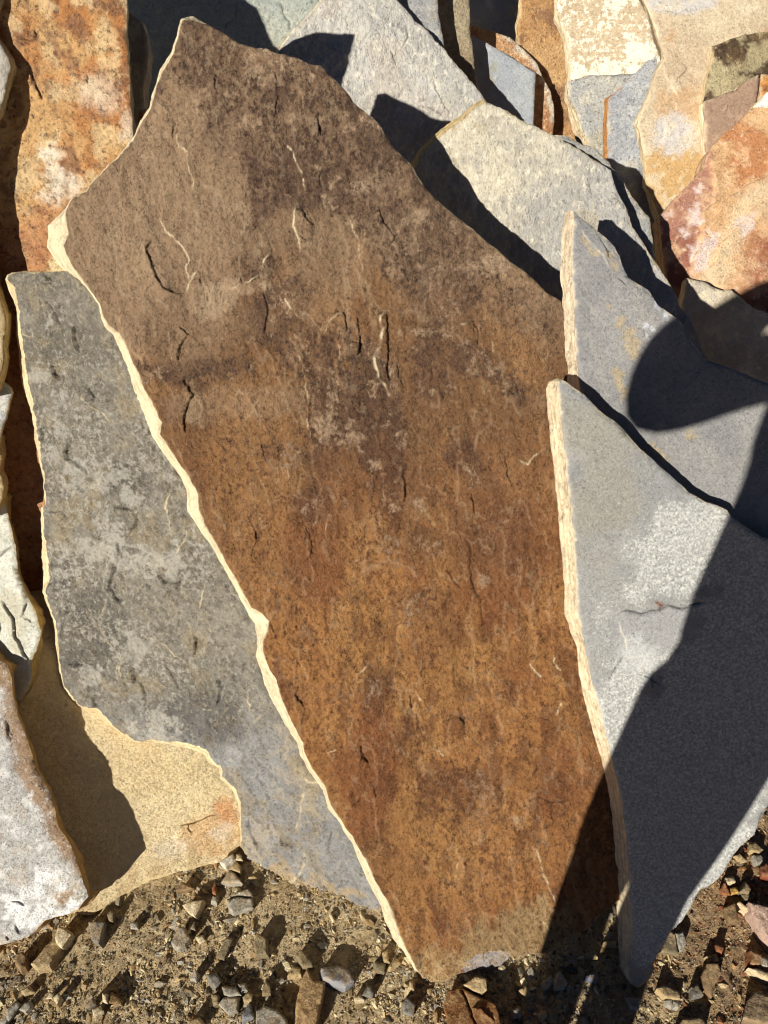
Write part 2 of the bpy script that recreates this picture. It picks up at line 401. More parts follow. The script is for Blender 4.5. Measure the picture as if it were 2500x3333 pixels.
# ------------------------------------------------------------------ colours of the faces (stains and minerals, in sRGB)
def dark_mottle(px, py, u, v, s, blobs):
    m = np.zeros(px.shape); w = (fbm(u, v, 14, 4, s + 1) - 0.5) * 1.5
    for b in blobs: m = np.maximum(m, b[5] * blob(px, py, b[0], b[1], b[2], b[3], b[4], 0.45, w))
    return m

def col_brown(px, py, u, v, s):
    n1 = fbm(u, v * 0.6, 9, 5, s); n2 = fbm(u * 1.3, v * 0.55, 34, 4, s + 2); n3 = fbm(u, v, 4, 3, s + 4)
    yy = py + (n3 - 0.5) * 900 + (px - 1200) * 0.10
    top = mix(C(134, 109, 84), C(147, 121, 94), sm(0.4, 0.65, n1))
    mid = mix(C(117, 86, 58), C(139, 103, 68), sm(0.38, 0.62, n1))
    low = mix(C(128, 83, 49), C(151, 106, 62), sm(0.40, 0.62, n1))
    base = mix(mix(top, mid, sm(850, 1300, yy)), low, sm(1500, 2250, yy))
    dk = dark_mottle(px, py, u, v, s, [(720, 180, 230, 200, 20, .8), (1000, 420, 300, 260, 45, .9), (1300, 720, 330, 200, 45, .75), (1180, 560, 200, 160, 30, .7), (820, 700, 80, 60, -40, .8), (850, 860, 70, 60, 0, .6),
        (500, 1215, 130, 32, 5, .85), (760, 1190, 110, 45, 0, .7), (910, 1010, 90, 130, 20, .8), (960, 1130, 110, 90, 0, .75), (1080, 1250, 130, 200, 10, .85), (1240, 1430, 70, 230, -8, .9),
        (1560, 1180, 140, 60, 25, .8), (1430, 1130, 80, 70, 0, .65), (1510, 1500, 60, 95, -25, .85), (1660, 1250, 110, 50, 30, .6), (1270, 1640, 40, 70, 0, .8), (1020, 1640, 55, 45, 0, .7), (1350, 1760, 120, 70, 0, .55),
        (1700, 1000, 120, 70, 30, .5), (1400, 2030, 70, 150, 10, .55), (1240, 2260, 80, 110, 0, .55), (1320, 2420, 60, 110, 0, .5), (1660, 1700, 90, 110, 0, .45), (940, 1480, 70, 40, 0, .4), (1180, 2850, 90, 150, -25, .4), (1500, 2560, 140, 90, 0, .35),
        (1420, 1250, 60, 60, 0, .5), (640, 1260, 45, 30, 0, .6), (560, 1330, 60, 40, 10, .4)])
    lt = dark_mottle(px, py, u, v, s + 9, [(520, 680, 300, 250, -30, .55), (1060, 860, 130, 140, 0, .6), (740, 1310, 190, 60, -3, .6), (650, 980, 110, 60, 0, .4), (1050, 990, 90, 70, 0, .4), (770, 1060, 120, 50, 0, .35), (1230, 610, 70, 50, 0, .35)])
    och = sm(0.55, 0.72, fbm(u, v * 0.5, 11, 4, s + 6)) * sm(1300, 2000, py)
    base = mix(base, C(160, 118, 70), 0.6 * och)
    base = mix(base, C(92, 58, 36), 0.55 * sm(0.55, 0.7, n2) * sm(1200, 2200, py))
    base = mix(base, C(150, 127, 101), lt * 0.6)
    grit = sm(0.35, 0.62, n2) * 0.55 + 0.45
    dkc = mix(C(84, 64, 52), C(80, 52, 38), sm(1100, 1900, py))
    base = mix(base, dkc, np.clip(dk * .8, 0, 1) * grit * (1 - 0.7 * lt))
    # olive-grey worn foot and the grey chip at the bottom
    foot = blob(px, py, 1720, 3060, 170, 100, -10, .6, (n2 - .5) * 2) * 0.8 + blob(px, py, 1420, 3150, 80, 60, 0, .6, (n2 - .5)) * .4
    base = mix(base, C(150, 126, 88), np.clip(foot, 0, 1))
    chip = blob(px, py, 1585, 3150, 75, 42, -12, .15, (n1 - .5) * .8)
    base = mix(base, C(160, 152, 148), chip)
    pale = np.zeros(px.shape)
    for cx, cy, rx, ry in [(760, 945, 110, 26), (1170, 610, 30, 20), (1360, 705, 22, 26), (1625, 865, 12, 28), (1375, 1080, 55, 14), (860, 930, 40, 40), (700, 990, 60, 40), (1700, 3130, 60, 24), (1630, 860, 40, 20), (1405, 1268, 12, 10), (1075, 1390, 50, 40), (1120, 1420, 60, 20), (1580, 1890, 14, 14), (1676, 2673, 12, 16), (1365, 1640, 25, 30), (870, 160, 30, 16), (830, 245, 22, 14)]:
        pale = np.maximum(pale, blob(px, py, cx, cy, rx, ry, 0, .7, (n2 - .5) * 2.2))
    base = mix(base, C(184, 160, 130), pale * 0.45)
    c2 = mix(C(76, 58, 47), C(98, 63, 40), sm(1100, 1900, py)); pl = sm(.56, .66, fbm(u, v, 30, 4, s + 51)) * (.35 + .65 * dk)
    c2 = mix(c2, C(170, 144, 116), pl)
    spk = 0.20 + 0.30 * dk - 0.22 * lt + 0.14 * sm(0.45, 0.6, n1) * sm(1000, 1500, py)
    return base, c2, np.clip(spk, 0.03, 1)

def col_mottle(a, b, c, d, spot=0.3, sc=16, spkc=None):
    a, b, c, d = C(*a), C(*b), C(*c), C(*d)
    def f(px, py, u, v, s):
        n1 = fbm(u, v, sc, 5, s); n2 = fbm(u, v, sc * 3.2, 4, s + 3); n3 = fbm(u, v, sc * 0.4, 3, s + 5)
        base = mix(a, b, sm(0.35, 0.65, n1 * .6 + n3 * .4)); base = mix(base, c, sm(0.56, 0.68, n2) * 0.8)
        base = mix(base, d, sm(0.60, 0.72, fbm(u, v, sc * 0.8, 5, s + 8)) * 0.8)
        return base, (C(*spkc) if spkc else c), spot + 0 * n1
    return f

def col_g(px, py, u, v, s):
    n1 = fbm(u, v, 15, 5, s); n2 = fbm(u, v, 60, 4, s + 3); n3 = fbm(u, v, 5, 3, s + 5)
    lowz = sm(2150, 2550, py + (n3 - .5) * 500)
    base = mix(C(134, 128, 115), C(116, 110, 98), sm(0.4, 0.62, n1)); base = mix(base, C(144, 143, 140), lowz)
    zone = sm(1050, 1300, py) * (1 - sm(2100, 2400, py))
    base = mix(base, C(104, 98, 88), sm(0.52, 0.64, n2) * 0.6 * (1 - .6 * lowz))
    base = mix(base, C(146, 130, 100), 0.45 * sm(0.60, 0.70, fbm(u, v, 18, 4, s + 21)))
    base = mix(base, C(88, 84, 78), 0.7 * np.maximum.reduce([blob(px, py, 640, 2330, 130, 90, 0, .7, (n1 - .5)), blob(px, py, 300, 2060, 120, 140, 0, .7, (n1 - .5)), blob(px, py, 180, 1900, 60, 60, 0, .7, n1 - .5), blob(px, py, 420, 1560, 80, 60, 30, .7, n1 - .5)]))
    pale = np.zeros(px.shape)
    for cx, cy, rx, ry in [(163, 1485, 26, 17), (197, 1405, 30, 26), (165, 1030, 14, 34), (430, 1620, 40, 34), (340, 1560, 60, 40), (300, 1800, 50, 36), (420, 1830, 70, 40), (210, 1790, 14, 20), (120, 1230, 34, 28), (200, 1290, 24, 16), (290, 2200, 26, 40), (200, 1868, 44, 9), (440, 2120, 40, 60), (560, 1830, 40, 60), (250, 1555, 40, 44), (360, 1740, 40, 60), (500, 2370, 60, 60)]:
        pale = np.maximum(pale, blob(px, py, cx, cy, rx, ry, 0, .2, (n2 - .5) * 2.6))
    base = mix(base, C(172, 168, 156), pale * .7)
    rust = np.maximum(blob(px, py, 985, 2560, 60, 120, -15, .8, (n2 - .5) * 3), blob(px, py, 830, 2740, 50, 70, 0, .8, (n2 - .5) * 3))
    base = mix(base, C(178, 158, 122), rust * .35)
    return base, C(166, 161, 148), np.clip(.24 + .22 * zone * sm(.4, .6, n1) - .14 * lowz, 0.05, 1)

def col_f(px, py, u, v, s):
    n1 = fbm(u, v, 12, 4, s); n2 = fbm(u, v, 40, 4, s + 3)
    base = mix(C(150, 149, 145), C(141, 141, 139), sm(.4, .6, n1)); base = mix(base, C(150, 145, 128), 0.5 * sm(.5, .68, fbm(u, v, 9, 4, s + 8)) * (1 - sm(1700, 2100, py)))
    w = (n1 - .5) * 1.4
    zone = np.maximum.reduce([blob(px, py, 2270, 1790, 230, 190, -35, .35, w), blob(px, py, 2450, 2100, 260, 420, 0, .3, w), blob(px, py, 2200, 2450, 230, 330, -20, .25, w), blob(px, py, 2200, 2850, 250, 350, 0, .25, w), blob(px, py, 1960, 2040, 40, 90, 0, .8, w) * .5])
    left = 1 - sm(-14, 14, polydist(px, py, [(2268, 1590), (2190, 1700), (2150, 1790), (2100, 1920), (2010, 2005), (2034, 2080), (2045, 2130), (2001, 2191), (1974, 2230), (1962, 2300), (1968, 2400), (1990, 2520), (2020, 2700), (2050, 3000)])[0] * -1 + (n2 - .5) * 60)
    smooth_patch = blob(px, py, 2150, 2040, 150, 75, -8, .3, (n1 - .5))
    zone = zone * (1 - smooth_patch) * np.where(px > 1940, 1, .3)
    base = mix(base, C(162, 162, 158), zone * .6)
    base = mix(base, C(156, 155, 153), smooth_patch * .8)
    base = mix(base, C(196, 197, 194), blob(px, py, 2080, 2130, 60, 60, 0, .8, (n2 - .5) * 2) * .6)
    base = mix(base, C(112, 70, 52), blob(px, py, 2143, 1970, 11, 15, 0, .5, (n2 - .5)))
    return base, C(198, 198, 190), np.clip(0.07 + 0.42 * zone, 0, 1)

def col_c(px, py, u, v, s):
    n1 = fbm(u, v, 10, 4, s); n2 = fbm(u + v * .4, v * .4, 50, 4, s + 3)
    base = mix(C(148, 146, 143), C(137, 136, 134), sm(.4, .6, n1)); base = mix(base, C(158, 154, 146), .5 * sm(.52, .7, n2))
    for cx, cy, rx, ry, a in [(2013, 1057, 14, 22, 15), (2060, 1120, 22, 46, -15), (1985, 1000, 10, 8, 0), (1990, 850, 12, 40, -30), (1920, 800, 10, 40, -35), (2250, 1420, 20, 12, 20), (2150, 1480, 14, 40, -50), (2020, 1250, 12, 40, -20)]:
        base = mix(base, C(178, 158, 118), .65 * blob(px, py, cx, cy, rx, ry, a, .5, (n2 - .5) * 1.5))
    for cx, cy, r in [(2100, 1065, 7), (2117, 1063, 7), (2105, 1100, 6), (2150, 990, 16), (2170, 1025, 14)]:
        base = mix(base, C(205, 208, 215), .8 * blob(px, py, cx, cy, r, r * 1.6, -25, .5, (n2 - .5)))
    return base, C(110, 112, 112), 0.22 + 0 * n1

def col_d(px, py, u, v, s):
    n1 = fbm(u, v, 8, 4, s); n2 = fbm(u + v * .5, v * .6, 40, 4, s + 3)
    t = sm(1600, 1900, px + (n1 - .5) * 400)
    base = mix(C(216, 207, 184), C(184, 181, 174), t); base = mix(base, C(172, 168, 160), .5 * sm(.5, .66, n2))
    base = mix(base, C(206, 172, 116), .6 * blob(px, py, 1490, 370, 90, 26, -40, .6, (n2 - .5) * 2))
    base = mix(base, C(190, 176, 138), .4 * sm(.58, .7, fbm(u, v, 15, 4, s + 9)))
    return base, C(236, 227, 204), 0.34 - .1 * t

def col_e(px, py, u, v, s):
    n1 = fbm(u, v, 8, 4, s); n2 = fbm(u * 1.4 + v * .8, v * .3 - u * .2, 40, 4, s + 3)
    base = mix(C(200, 197, 190), C(182, 180, 174), sm(.4, .6, n1)); base = mix(base, C(216, 211, 196), .55 * sm(.5, .64, n2)); base = mix(base, C(180, 165, 150), .4 * sm(.52, .66, fbm(u, v, 6, 3, s + 9)))
    return base, C(228, 221, 204), 0.32 + 0 * n1

def col_o(px, py, u, v, s):
    n1 = fbm(u, v, 12, 5, s); n2 = fbm(u, v, 45, 4, s + 3); n3 = fbm(u, v, 5, 3, s + 7)
    base = mix(C(184, 128, 78), C(204, 164, 112), sm(.42, .6, n1 + .12 * sm(150, 500, py) - .1 * sm(300, 400, px)))
    base = mix(base, C(120, 90, 74), .6 * sm(.57, .68, n2)); base = mix(base, C(222, 196, 150), .6 * sm(.54, .66, fbm(u, v, 30, 4, s + 9)))
    wht = np.maximum(blob(px, py, 195, 590, 60, 60, 0, .8, (n2 - .5) * 2), blob(px, py, 170, 500, 36, 26, 0, .8, (n2 - .5) * 2)) + .5 * blob(px, py, 330, 300, 70, 60, 0, .9, (n2 - .5) * 2) + .6 * blob(px, py, 415, 400, 26, 50, 0, .7, (n2 - .5) * 2)
    base = mix(base, C(232, 220, 198), np.clip(wht, 0, 1) * .85)
    base = mix(base, C(186, 122, 82), .6 * sm(650, 800, py + (n1 - .5) * 200))
    base = mix(base, C(238, 214, 164), blob(px, py, 200, 860, 55, 60, 0, .3, (n1 - .5)))
    return base, C(92, 66, 54), 0.24 + 0 * n1

def col_y(px, py, u, v, s):
    n1 = fbm(u, v, 10, 4, s); n2 = fbm(u, v, 40, 4, s + 3)
    base = mix(C(222, 202, 160), C(213, 192, 149), sm(.4, .6, n1)); base = mix(base, C(226, 206, 160), .6 * sm(.5, .64, n2))
    pt = np.maximum(blob(px, py, 690, 2720, 100, 62, -15, .25, (n1 - .5)), blob(px, py, 735, 2640, 40, 50, 0, .25, (n1 - .5)))
    base = mix(base, C(212, 170, 122), pt * .7); base = mix(base, C(196, 134, 90), .6 * blob(px, py, 745, 2650, 36, 48, 0, .5, (n2 - .5) * 2))
    base = mix(base, C(228, 218, 196), .6 * np.maximum(blob(px, py, 560, 2760, 70, 36, -15, .8, (n2 - .5) * 2), blob(px, py, 730, 2710, 44, 34, 0, .6, (n2 - .5) * 2)))
    return base, C(200, 174, 128), 0.16 + 0 * n1

def col_h(px, py, u, v, s):
    n1 = fbm(u, v, 12, 5, s); n2 = fbm(u, v, 40, 4, s + 3)
    base = mix(C(188, 185, 178), C(172, 170, 165), sm(.4, .6, n1)); base = mix(base, C(196, 186, 166), .6 * sm(.56, .68, fbm(u, v, 9, 4, s + 9)))
    w = sm(2650, 2900, py + (n1 - .5) * 500)
    base = mix(base, C(238, 236, 230), np.clip(.85 * w * sm(.40, .55, n2) + .5 * sm(.6, .7, n2), 0, 1))
    base = mix(base, C(160, 128, 92), .85 * blob(px, py, 200, 2920, 14, 34, 55, .4, (n2 - .5) * 2))
    band = sm(-70, -20, polydist(px, py, [(22, 2164), (60, 2332), (103, 2441), (150, 2570), (190, 2690), (240, 2760), (270, 2850), (285, 2920)])[0] + (n1 - .5) * 130) * (1 - sm(2800, 2900, py))
    base = mix(base, C(150, 122, 92), band * .9)
    return base, C(232, 230, 226), 0.18 + 0 * n1

def col_r(px, py, u, v, s):
    n1 = fbm(u, v, 9, 5, s); n2 = fbm(u, v, 36, 4, s + 3)
    pink = mix(C(168, 122, 102), C(150, 100, 82), sm(.4, .6, n1)); org = mix(C(206, 166, 122), C(184, 128, 86), sm(.40, .62, n1))
    d, _ = polydist(px, py, [(2312, 480), (2312, 555), (2325, 600), (2320, 655), (2285, 697), (2287, 735), (2277, 795), (2254, 842), (2246, 890)])
    base = mix(pink, org, sm(-10, 10, d))
    d2, _ = polydist(px, py, [(2520, 560), (2420, 610), (2360, 650), (2330, 700), (2300, 760), (2285, 830), (2250, 900)])
    cr = sm(0, 40, d2 + (n1 - .5) * 120) * (1 - sm(60, 170, d2 + (n1 - .5) * 120)); base = mix(base, C(214, 192, 156), cr * .85 * sm(-10, 10, d))
    base = mix(base, mix(C(158, 104, 76), C(178, 128, 96), sm(.4, .6, n2)), sm(120, 190, d2 + (n1 - .5) * 120))
    for cx, cy, rx, ry, a in [(2256, 705, 22, 56, 28), (2275, 620, 18, 12, 20), (2250, 800, 8, 10, 0), (2290, 830, 30, 60, 30), (2430, 720, 30, 30, 0), (2180, 690, 20, 8, -30)]:
        base = mix(base, C(222, 204, 196), .85 * blob(px, py, cx, cy, rx, ry, a, .5, (n2 - .5) * 2))
    base = mix(base, C(232, 196, 150), .5 * sm(.62, .72, n2))
    return base, C(226, 196, 164), 0.18 + 0 * n1

def col_j3(px, py, u, v, s):
    n1 = fbm(u, v, 8, 5, s); n2 = fbm(u, v, 36, 4, s + 3)
    base = mix(C(200, 182, 152), C(190, 170, 142), sm(.4, .6, n1)); base = mix(base, C(190, 150, 108), .6 * sm(.56, .7, fbm(u, v, 12, 4, s + 9)))
    base = mix(base, C(194, 156, 100), .85 * sm(470, 510, py + (n1 - .5) * 40)); base = mix(base, C(198, 194, 190), .85 * np.maximum(blob(px, py, 2195, 430, 60, 60, 0, .5, (n1 - .5) * 2), blob(px, py, 2200, 8, 80, 28, 0, .5, (n1 - .5) * 2)))
    base = mix(base, C(214, 200, 172), .6 * sm(.56, .7, n2))
    return base, C(214, 198, 168), 0.22 + 0 * n1

def col_j5(px, py, u, v, s):
    n1 = fbm(u, v, 14, 5, s); n2 = fbm(u, v, 40, 4, s + 3)
    base = mix(C(84, 68, 50), C(116, 95, 68), sm(.42, .6, n1)); base = mix(base, C(70, 56, 44), .7 * blob(px, py, 2330, 165, 30, 40, 0, .5, (n2 - .5)))
    base = mix(base, C(186, 172, 134), np.maximum(blob(px, py, 2346, 262, 50, 62, -15, .2, (n2 - .5) * 2.2), .75 * sm(.62, .68, fbm(u, v, 20, 4, s + 5))))
    return base, C(186, 164, 126), 0.20 + 0 * n1

# ------------------------------------------------------------------ the slabs, far ones first
BLUE_EDGE = C(150, 132, 104)
slab('flagstone', 'dark grey slab at the back between the tan upright slab and the rust-brown slab', 'stone slab',
     [(1380, -260), (1662, -240), (1672, -60), (1689, 0), (1684, 60), (1681, 130), (1690, 300), (1660, 430), (1400, 430), (1380, 200)], pk(.545), .04,
     col_mottle((150, 154, 156), (140, 146, 152), (176, 178, 176), (166, 164, 156), .1), 'fine', spacing=.008, edge_part=False)
slab('flagstone', 'rust-brown stained slab standing between the half-round slab and the speckled cream slab', 'stone slab',
     [(1702, -260, -13, 0), (1700, 0, -13, 0), (1694, 54, -10, 0), (1687, 90, -10, 0), (1688, 140, -8, 0), (1720, 420), (1800, 640), (1990, 640), (1905, 520), (1872, 443), (1870, 392), (1861, 331), (1843, 280), (1858, 226), (1852, 166), (1843, 120), (1828, 84), (1816, 45), (1807, 0), (1790, -240)], pk(.58), .04,
     col_mottle((178, 136, 90), (196, 160, 114), (140, 102, 72), (128, 96, 74), .2, 10, (206, 174, 128)), 'rust', spacing=.006, edge=C(222, 196, 150), relief=((.003, 9, 3, 0, 1),))
slab('flagstone', 'cream slab speckled all over with pale lichen flecks at the upper right', 'stone slab',
     [(1815, -260), (1815, 45), (1842, 120), (1850, 170), (1856, 226), (1848, 300), (1880, 420), (2000, 500), (2150, 420), (2160, 250), (2150, 176), (2130, 129), (2122, 86), (2107, 39), (2087, 0), (2060, -260)], pk(.62), .035,
     lambda px, py, u, v, s: (mix(C(196, 176, 146), C(186, 166, 136), sm(.4, .6, fbm(u, v, 10, 4, s))), C(240, 231, 206),
                              np.clip(.40 + .30 * sm(.5, .62, fbm(u, v, 14, 4, s + 4)) + .8 * blob(px, py, 2063, 170, 26, 24, 0, .3, (fbm(u, v, 60, 3, s) - .5)), 0, 1.4)), 'lichen', spacing=.006, relief=((.002, 10, 3, 0, 1),), edge_part=False)
slab('flagstone', 'plain grey slab tucked below the speckled cream slab, left of the orange-edged slab', 'stone slab',
     [(1845, 264), (1909, 245), (1968, 243), (2046, 239), (2120, 230), (2120, 700), (1960, 640), (1916, 470), (1913, 462), (1890, 400), (1873, 353), (1850, 306)], pk(.67), .03,
     col_mottle((186, 184, 176), (176, 176, 172), (204, 198, 180), (190, 182, 160), .2), 'grey', spacing=.006, edge_part=False, relief=((.002, 10, 3, 0, 1),))
slab('flagstone', 'pointed grey slab with an orange broken left edge at the upper right', 'stone slab',
     [(1981, 317, -12, 6), (2018, 286), (2069, 235), (2105, 200), (2140, 180), (2150, 300), (2120, 800), (2060, 800), (1985, 545, -14, 0), (1978, 500, -14, 0), (1976, 404, -13, 0)], pk(.705), .03,
     col_mottle((178, 180, 182), (164, 166, 170), (196, 196, 192), (206, 196, 168), .22), 'grey', spacing=.006, edge=C(200, 142, 84), relief=((.002, 12, 3, 0, 1),))
slab('flagstone', 'large tan slab with an ochre lower half and grey patches at the upper right', 'stone slab',
     [(2060, -260, -10, 0), (2097, 0, -10, 0), (2118, 51, -10, 0), (2134, 90, -9, 0), (2154, 157, -9, 0), (2162, 188, -8, 0), (2136, 235, -10, 0), (2112, 306, -9, 0), (2094, 353, -10, 0), (2078, 388, -14, 3), (2074, 410, -16, 0), (2083, 431, -14, 0), (2094, 490, -14, 0), (2101, 541, -14, 0), (2105, 611, -12, 0),
      (2132, 660), (2150, 705), (2190, 900), (2500, 950), (2700, 700), (2700, -260)], pk(.73), .035, col_j3, 'pale', spacing=.006, relief=((.003, 7, 3, 0, 1),),
     lines=(('L', [(2165, 385), (2169, 430), (2155, 465), (2118, 482)], .5), ('L', [(2160, 30), (2200, 45), (2250, 30)], .5), ('S', [(2196, 270), (2240, 220)], .5), ('L', [(2150, 190), (2165, 240), (2190, 290), (2210, 320)], .5)))
slab('flagstone', 'dark olive-brown slab with a pale yellow patch and layered cream edge, upper right', 'stone slab',
     [(2318, 149, -8, 2), (2379, 125), (2418, 110), (2477, 102), (2700, 90), (2700, 520), (2400, 640), (2318, 545, -26, 0), (2306, 505, -22, 0), (2296, 440, -20, 0), (2287, 390, -24, 0), (2288, 345, -20, 0), (2300, 274, -14, 0), (2316, 210, -14, 0), (2322, 170, -10, 0)], pk(.742), .04, col_j5, 'rust', spacing=.006, edge=C(236, 214, 168), relief=((.003, 12, 3, 0, 1),))
slab('flagstone', 'smooth mauve-brown slab between the olive-brown slab and the red slab', 'stone slab',
     [(2291, 330), (2344, 306), (2395, 292), (2426, 261), (2477, 239), (2473, 274), (2461, 337), (2470, 420), (2420, 600), (2330, 620), (2305, 520), (2292, 420)], pk(.752), .025,
     col_mottle((158, 132, 110), (148, 122, 104), (176, 150, 124), (172, 140, 112), .12), 'fine', spacing=.006, edge_part=False, relief=((.002, 10, 3, 0, 1),), lines=(('S', [(2340, 340), (2400, 330), (2450, 345)], .4),))
slab('flagstone', 'bright orange slab peeping in at the right side above the red slab', 'stone slab',
     [(2482, 240), (2700, 236), (2700, 420), (2520, 420), (2466, 345), (2474, 300)], pk(.75), .03,
     col_mottle((206, 146, 80), (190, 124, 64), (222, 170, 110), (130, 90, 60), .15), 'rust', spacing=.007, edge_part=False)
slab('stone_chip', 'white stone chip at the right side above the red slab', 'stone chip',
     [(2500, 296), (2540, 290), (2560, 345), (2480, 350), (2452, 348)], pk(.765), .02, col_mottle((236, 230, 220), (226, 220, 210), (244, 240, 232), (222, 214, 200), .1), 'pale', spacing=.006, edge_part=False, group=None)
slab('flagstone', 'red and orange slab with pink patches and cream flake lines at the right', 'stone slab',
     [(2520, 325), (2438, 360), (2399, 400), (2359, 435), (2320, 474), (2301, 505), (2285, 556), (2242, 601), (2203, 637), (2175, 672), (2150, 702), (2154, 751), (2158, 802), (2170, 900), (2230, 1150), (2350, 1400), (2760, 1400), (2760, 330)], pk3((2150, 700, .772), (2500, 400, .765), (2500, 1200, .785)), .05, col_r, 'pale', spacing=.006,
     relief=((.006, 5, 4, 0, 1), (.001, 40, 3, 0, 1)), terrace=(.003, 5, 4, 50, 2.2, .5),
     lines=(('L', [(2312, 480), (2312, 555), (2325, 600), (2320, 655), (2285, 697), (2287, 735), (2277, 795), (2254, 842), (2246, 890)], 1.8), ('L', [(2520, 560), (2420, 610), (2360, 650), (2330, 700), (2300, 760)], 1.5), ('L', [(2490, 640), (2450, 680), (2400, 740), (2340, 800), (2320, 860), (2280, 900)], 1.5), ('W', [(2480, 700), (2440, 690), (2400, 760), (2430, 800)], 1.2), ('W', [(2210, 760), (2190, 800), (2180, 840)], 1), ('L', [(2350, 470), (2420, 430), (2500, 420)], .8)), edge=C(214, 178, 140))
slab('flagstone', 'pale cream-grey slab lying low against the red slab at the right', 'stone slab',
     [(2238, 905), (2285, 915), (2330, 935), (2352, 945), (2379, 943), (2399, 958), (2418, 974), (2461, 1005), (2500, 1017), (2760, 1060), (2760, 1500), (2350, 1500), (2240, 1200), (2220, 1000)], pk(.80), .03,
     col_mottle((206, 192, 166), (192, 182, 164), (220, 206, 176), (186, 172, 146), .2), 'pale', spacing=.006, edge_part=False, relief=((.004, 8, 3, 0, 1),))
# upright pieces in the gap at the top
slab('flagstone', 'half-round rust-coloured slab with a rough pale rim behind the smooth grey slab', 'stone slab',
     [(1528, 75), (1557, 84), (1608, 104), (1640, 112), (1662, 120), (1680, 136), (1716, 169), (1750, 208), (1766, 247), (1792, 295), (1804, 337), (1805, 383), (1801, 434), (1820, 560), (1650, 560), (1520, 400)], pk(.60), .02,
     lambda px, py, u, v, s: (mix(mix(C(164, 116, 84), C(188, 146, 106), sm(.4, .6, fbm(u, v, 22, 4, s))), C(206, 196, 178), sm(-26, -6, -np.abs(polydist(px, py, [(1662, 120), (1716, 169), (1750, 208), (1770, 255), (1792, 295), (1804, 337), (1805, 383)])[0]) + (fbm(u, v, 40, 3, s + 4) - .5) * 30)), C(226, 196, 150), .25 + 0 * u), 'rust', spacing=.005, edge_part=False, relief=((.003, 14, 3, 0, 1),))
slab('flagstone', 'smooth blue-grey four-sided slab in front of the half-round rust slab', 'stone slab',
     [(1530, 109), (1578, 133), (1611, 152), (1659, 178), (1704, 208), (1747, 235), (1744, 277), (1741, 340), (1738, 397), (1740, 520), (1600, 520), (1540, 300)], pk(.618), .014,
     col_mottle((160, 164, 166), (152, 157, 161), (170, 172, 172), (150, 146, 130), .05), 'fine', spacing=.006, jag=.0008, back_spread=.001, edge_part=False)
slab('flagstone', 'narrow tan-grey slab standing upright at the top behind the pale flaky slab', 'stone slab',
     [(1400, -260), (1526, -250), (1527, 0), (1530, 75), (1533, 120), (1540, 166), (1546, 230), (1563, 300), (1570, 480), (1420, 480), (1400, 200)], pk(.645), .03,
     col_mottle((164, 150, 122), (150, 138, 114), (178, 166, 138), (140, 120, 94), .2), 'rust', spacing=.006, edge_part=False, relief=((.003, 14, 3, 0, 1),))
slab('flagstone', 'grey slab at the top centre directly behind the pale flaky slab', 'stone slab',
     [(1200, -260), (1418, -260), (1425, 0), (1428, 45), (1436, 84), (1446, 150), (1455, 300), (1300, 330), (1180, 100)], pk(.672), .03,
     col_mottle((164, 164, 162), (154, 154, 154), (184, 180, 170), (172, 164, 150), .2), 'grey', spacing=.006, edge_part=False, relief=((.002, 12, 3, 0, 1),))
slab('flagstone', 'greenish grey slab left of the pale flaky slab, half in deep shade', 'stone slab',
     [(330, -300), (1060, -300), (1050, 0), (985, 80), (900, 165), (880, 420), (760, 560), (330, 560)], pk(.683), .04,
     col_mottle((178, 182, 170), (166, 172, 164), (192, 194, 180), (176, 176, 160), .14), 'grey', spacing=.007, edge_part=False, relief=((.003, 7, 3, 0, 1), (.0008, 50, 3, 0, 1)),
     lines=(('G', [(905, 0), (925, 50), (940, 70), (946, 105)], .8), ('G', [(1015, 0), (1012, 30)], .8), ('S', [(770, 20), (764, 60), (740, 80), (728, 110)], .5)))
slab('flagstone', 'pale grey slab of slanting flaky ridges, partly shaded by the big brown slab', 'stone slab',
     [(1066, -260, -12, 0), (1044, 0, -14, 4), (1010, 40, -12, 6), (965, 85, -12, 6), (905, 160, -12, 6), (860, 230), (900, 520), (1150, 700), (1420, 700), (1520, 520), (1590, 340), (1581, 323), (1566, 301), (1520, 245), (1440, 150), (1400, 104), (1396, 98), (1350, 60), (1310, 16), (1290, 0), (1240, -260)], pk(.69), .035, col_e, 'rough', spacing=.0036,
     relief=((.004, 6, 4, 0, 1), (.0022, 26, 4, -52, 3.0)), terrace=[(.0020, 9, 7, -55, 3.2, .25), (.0014, 30, 9, -52, 3.0, .1)], edge=C(226, 214, 186),
     lines=(('G', [(1155, 155), (1165, 185)], 1), ('G', [(1320, 75), (1325, 115), (1310, 160)], .8), ('G', [(1390, 345), (1425, 360), (1442, 370)], .9), ('S', [(1405, 260), (1425, 300), (1460, 370)], .6), ('S', [(1270, 160), (1290, 210)], .6), ('L', [(1122, 60), (1118, 130), (1122, 200)], .7)))
# the slabs behind and left of the big brown one
slab('flagstone', 'rough upright stone in the dark gap between the orange slab and big brown slab', 'stone slab',
     [(405, 20), (420, 36), (443, 53), (460, 66), (466, 86), (478, 116), (485, 166), (477, 232), (470, 275), (466, 330), (462, 420), (430, 480), (400, 400)], pk(.86), .03,
     col_mottle((186, 176, 152), (160, 150, 132), (204, 196, 172), (120, 108, 96), .2), 'rough', spacing=.005, edge_part=False, relief=((.006, 16, 4, 0, 1),))
slab('stone_chip', 'small rust chip wedged in the dark gap left of the big brown slab', 'stone chip',
     [(452, 358), (474, 354), (470, 380), (456, 420), (444, 432), (446, 390)], pk(.90), .015, col_mottle((170, 110, 66), (150, 94, 56), (190, 140, 90), (120, 80, 56), .2), 'rust', spacing=.005, edge_part=False, group=None)
PO = pk3((100, -250, 1.0), (410, -250, 1.0), (100, 880, .90))
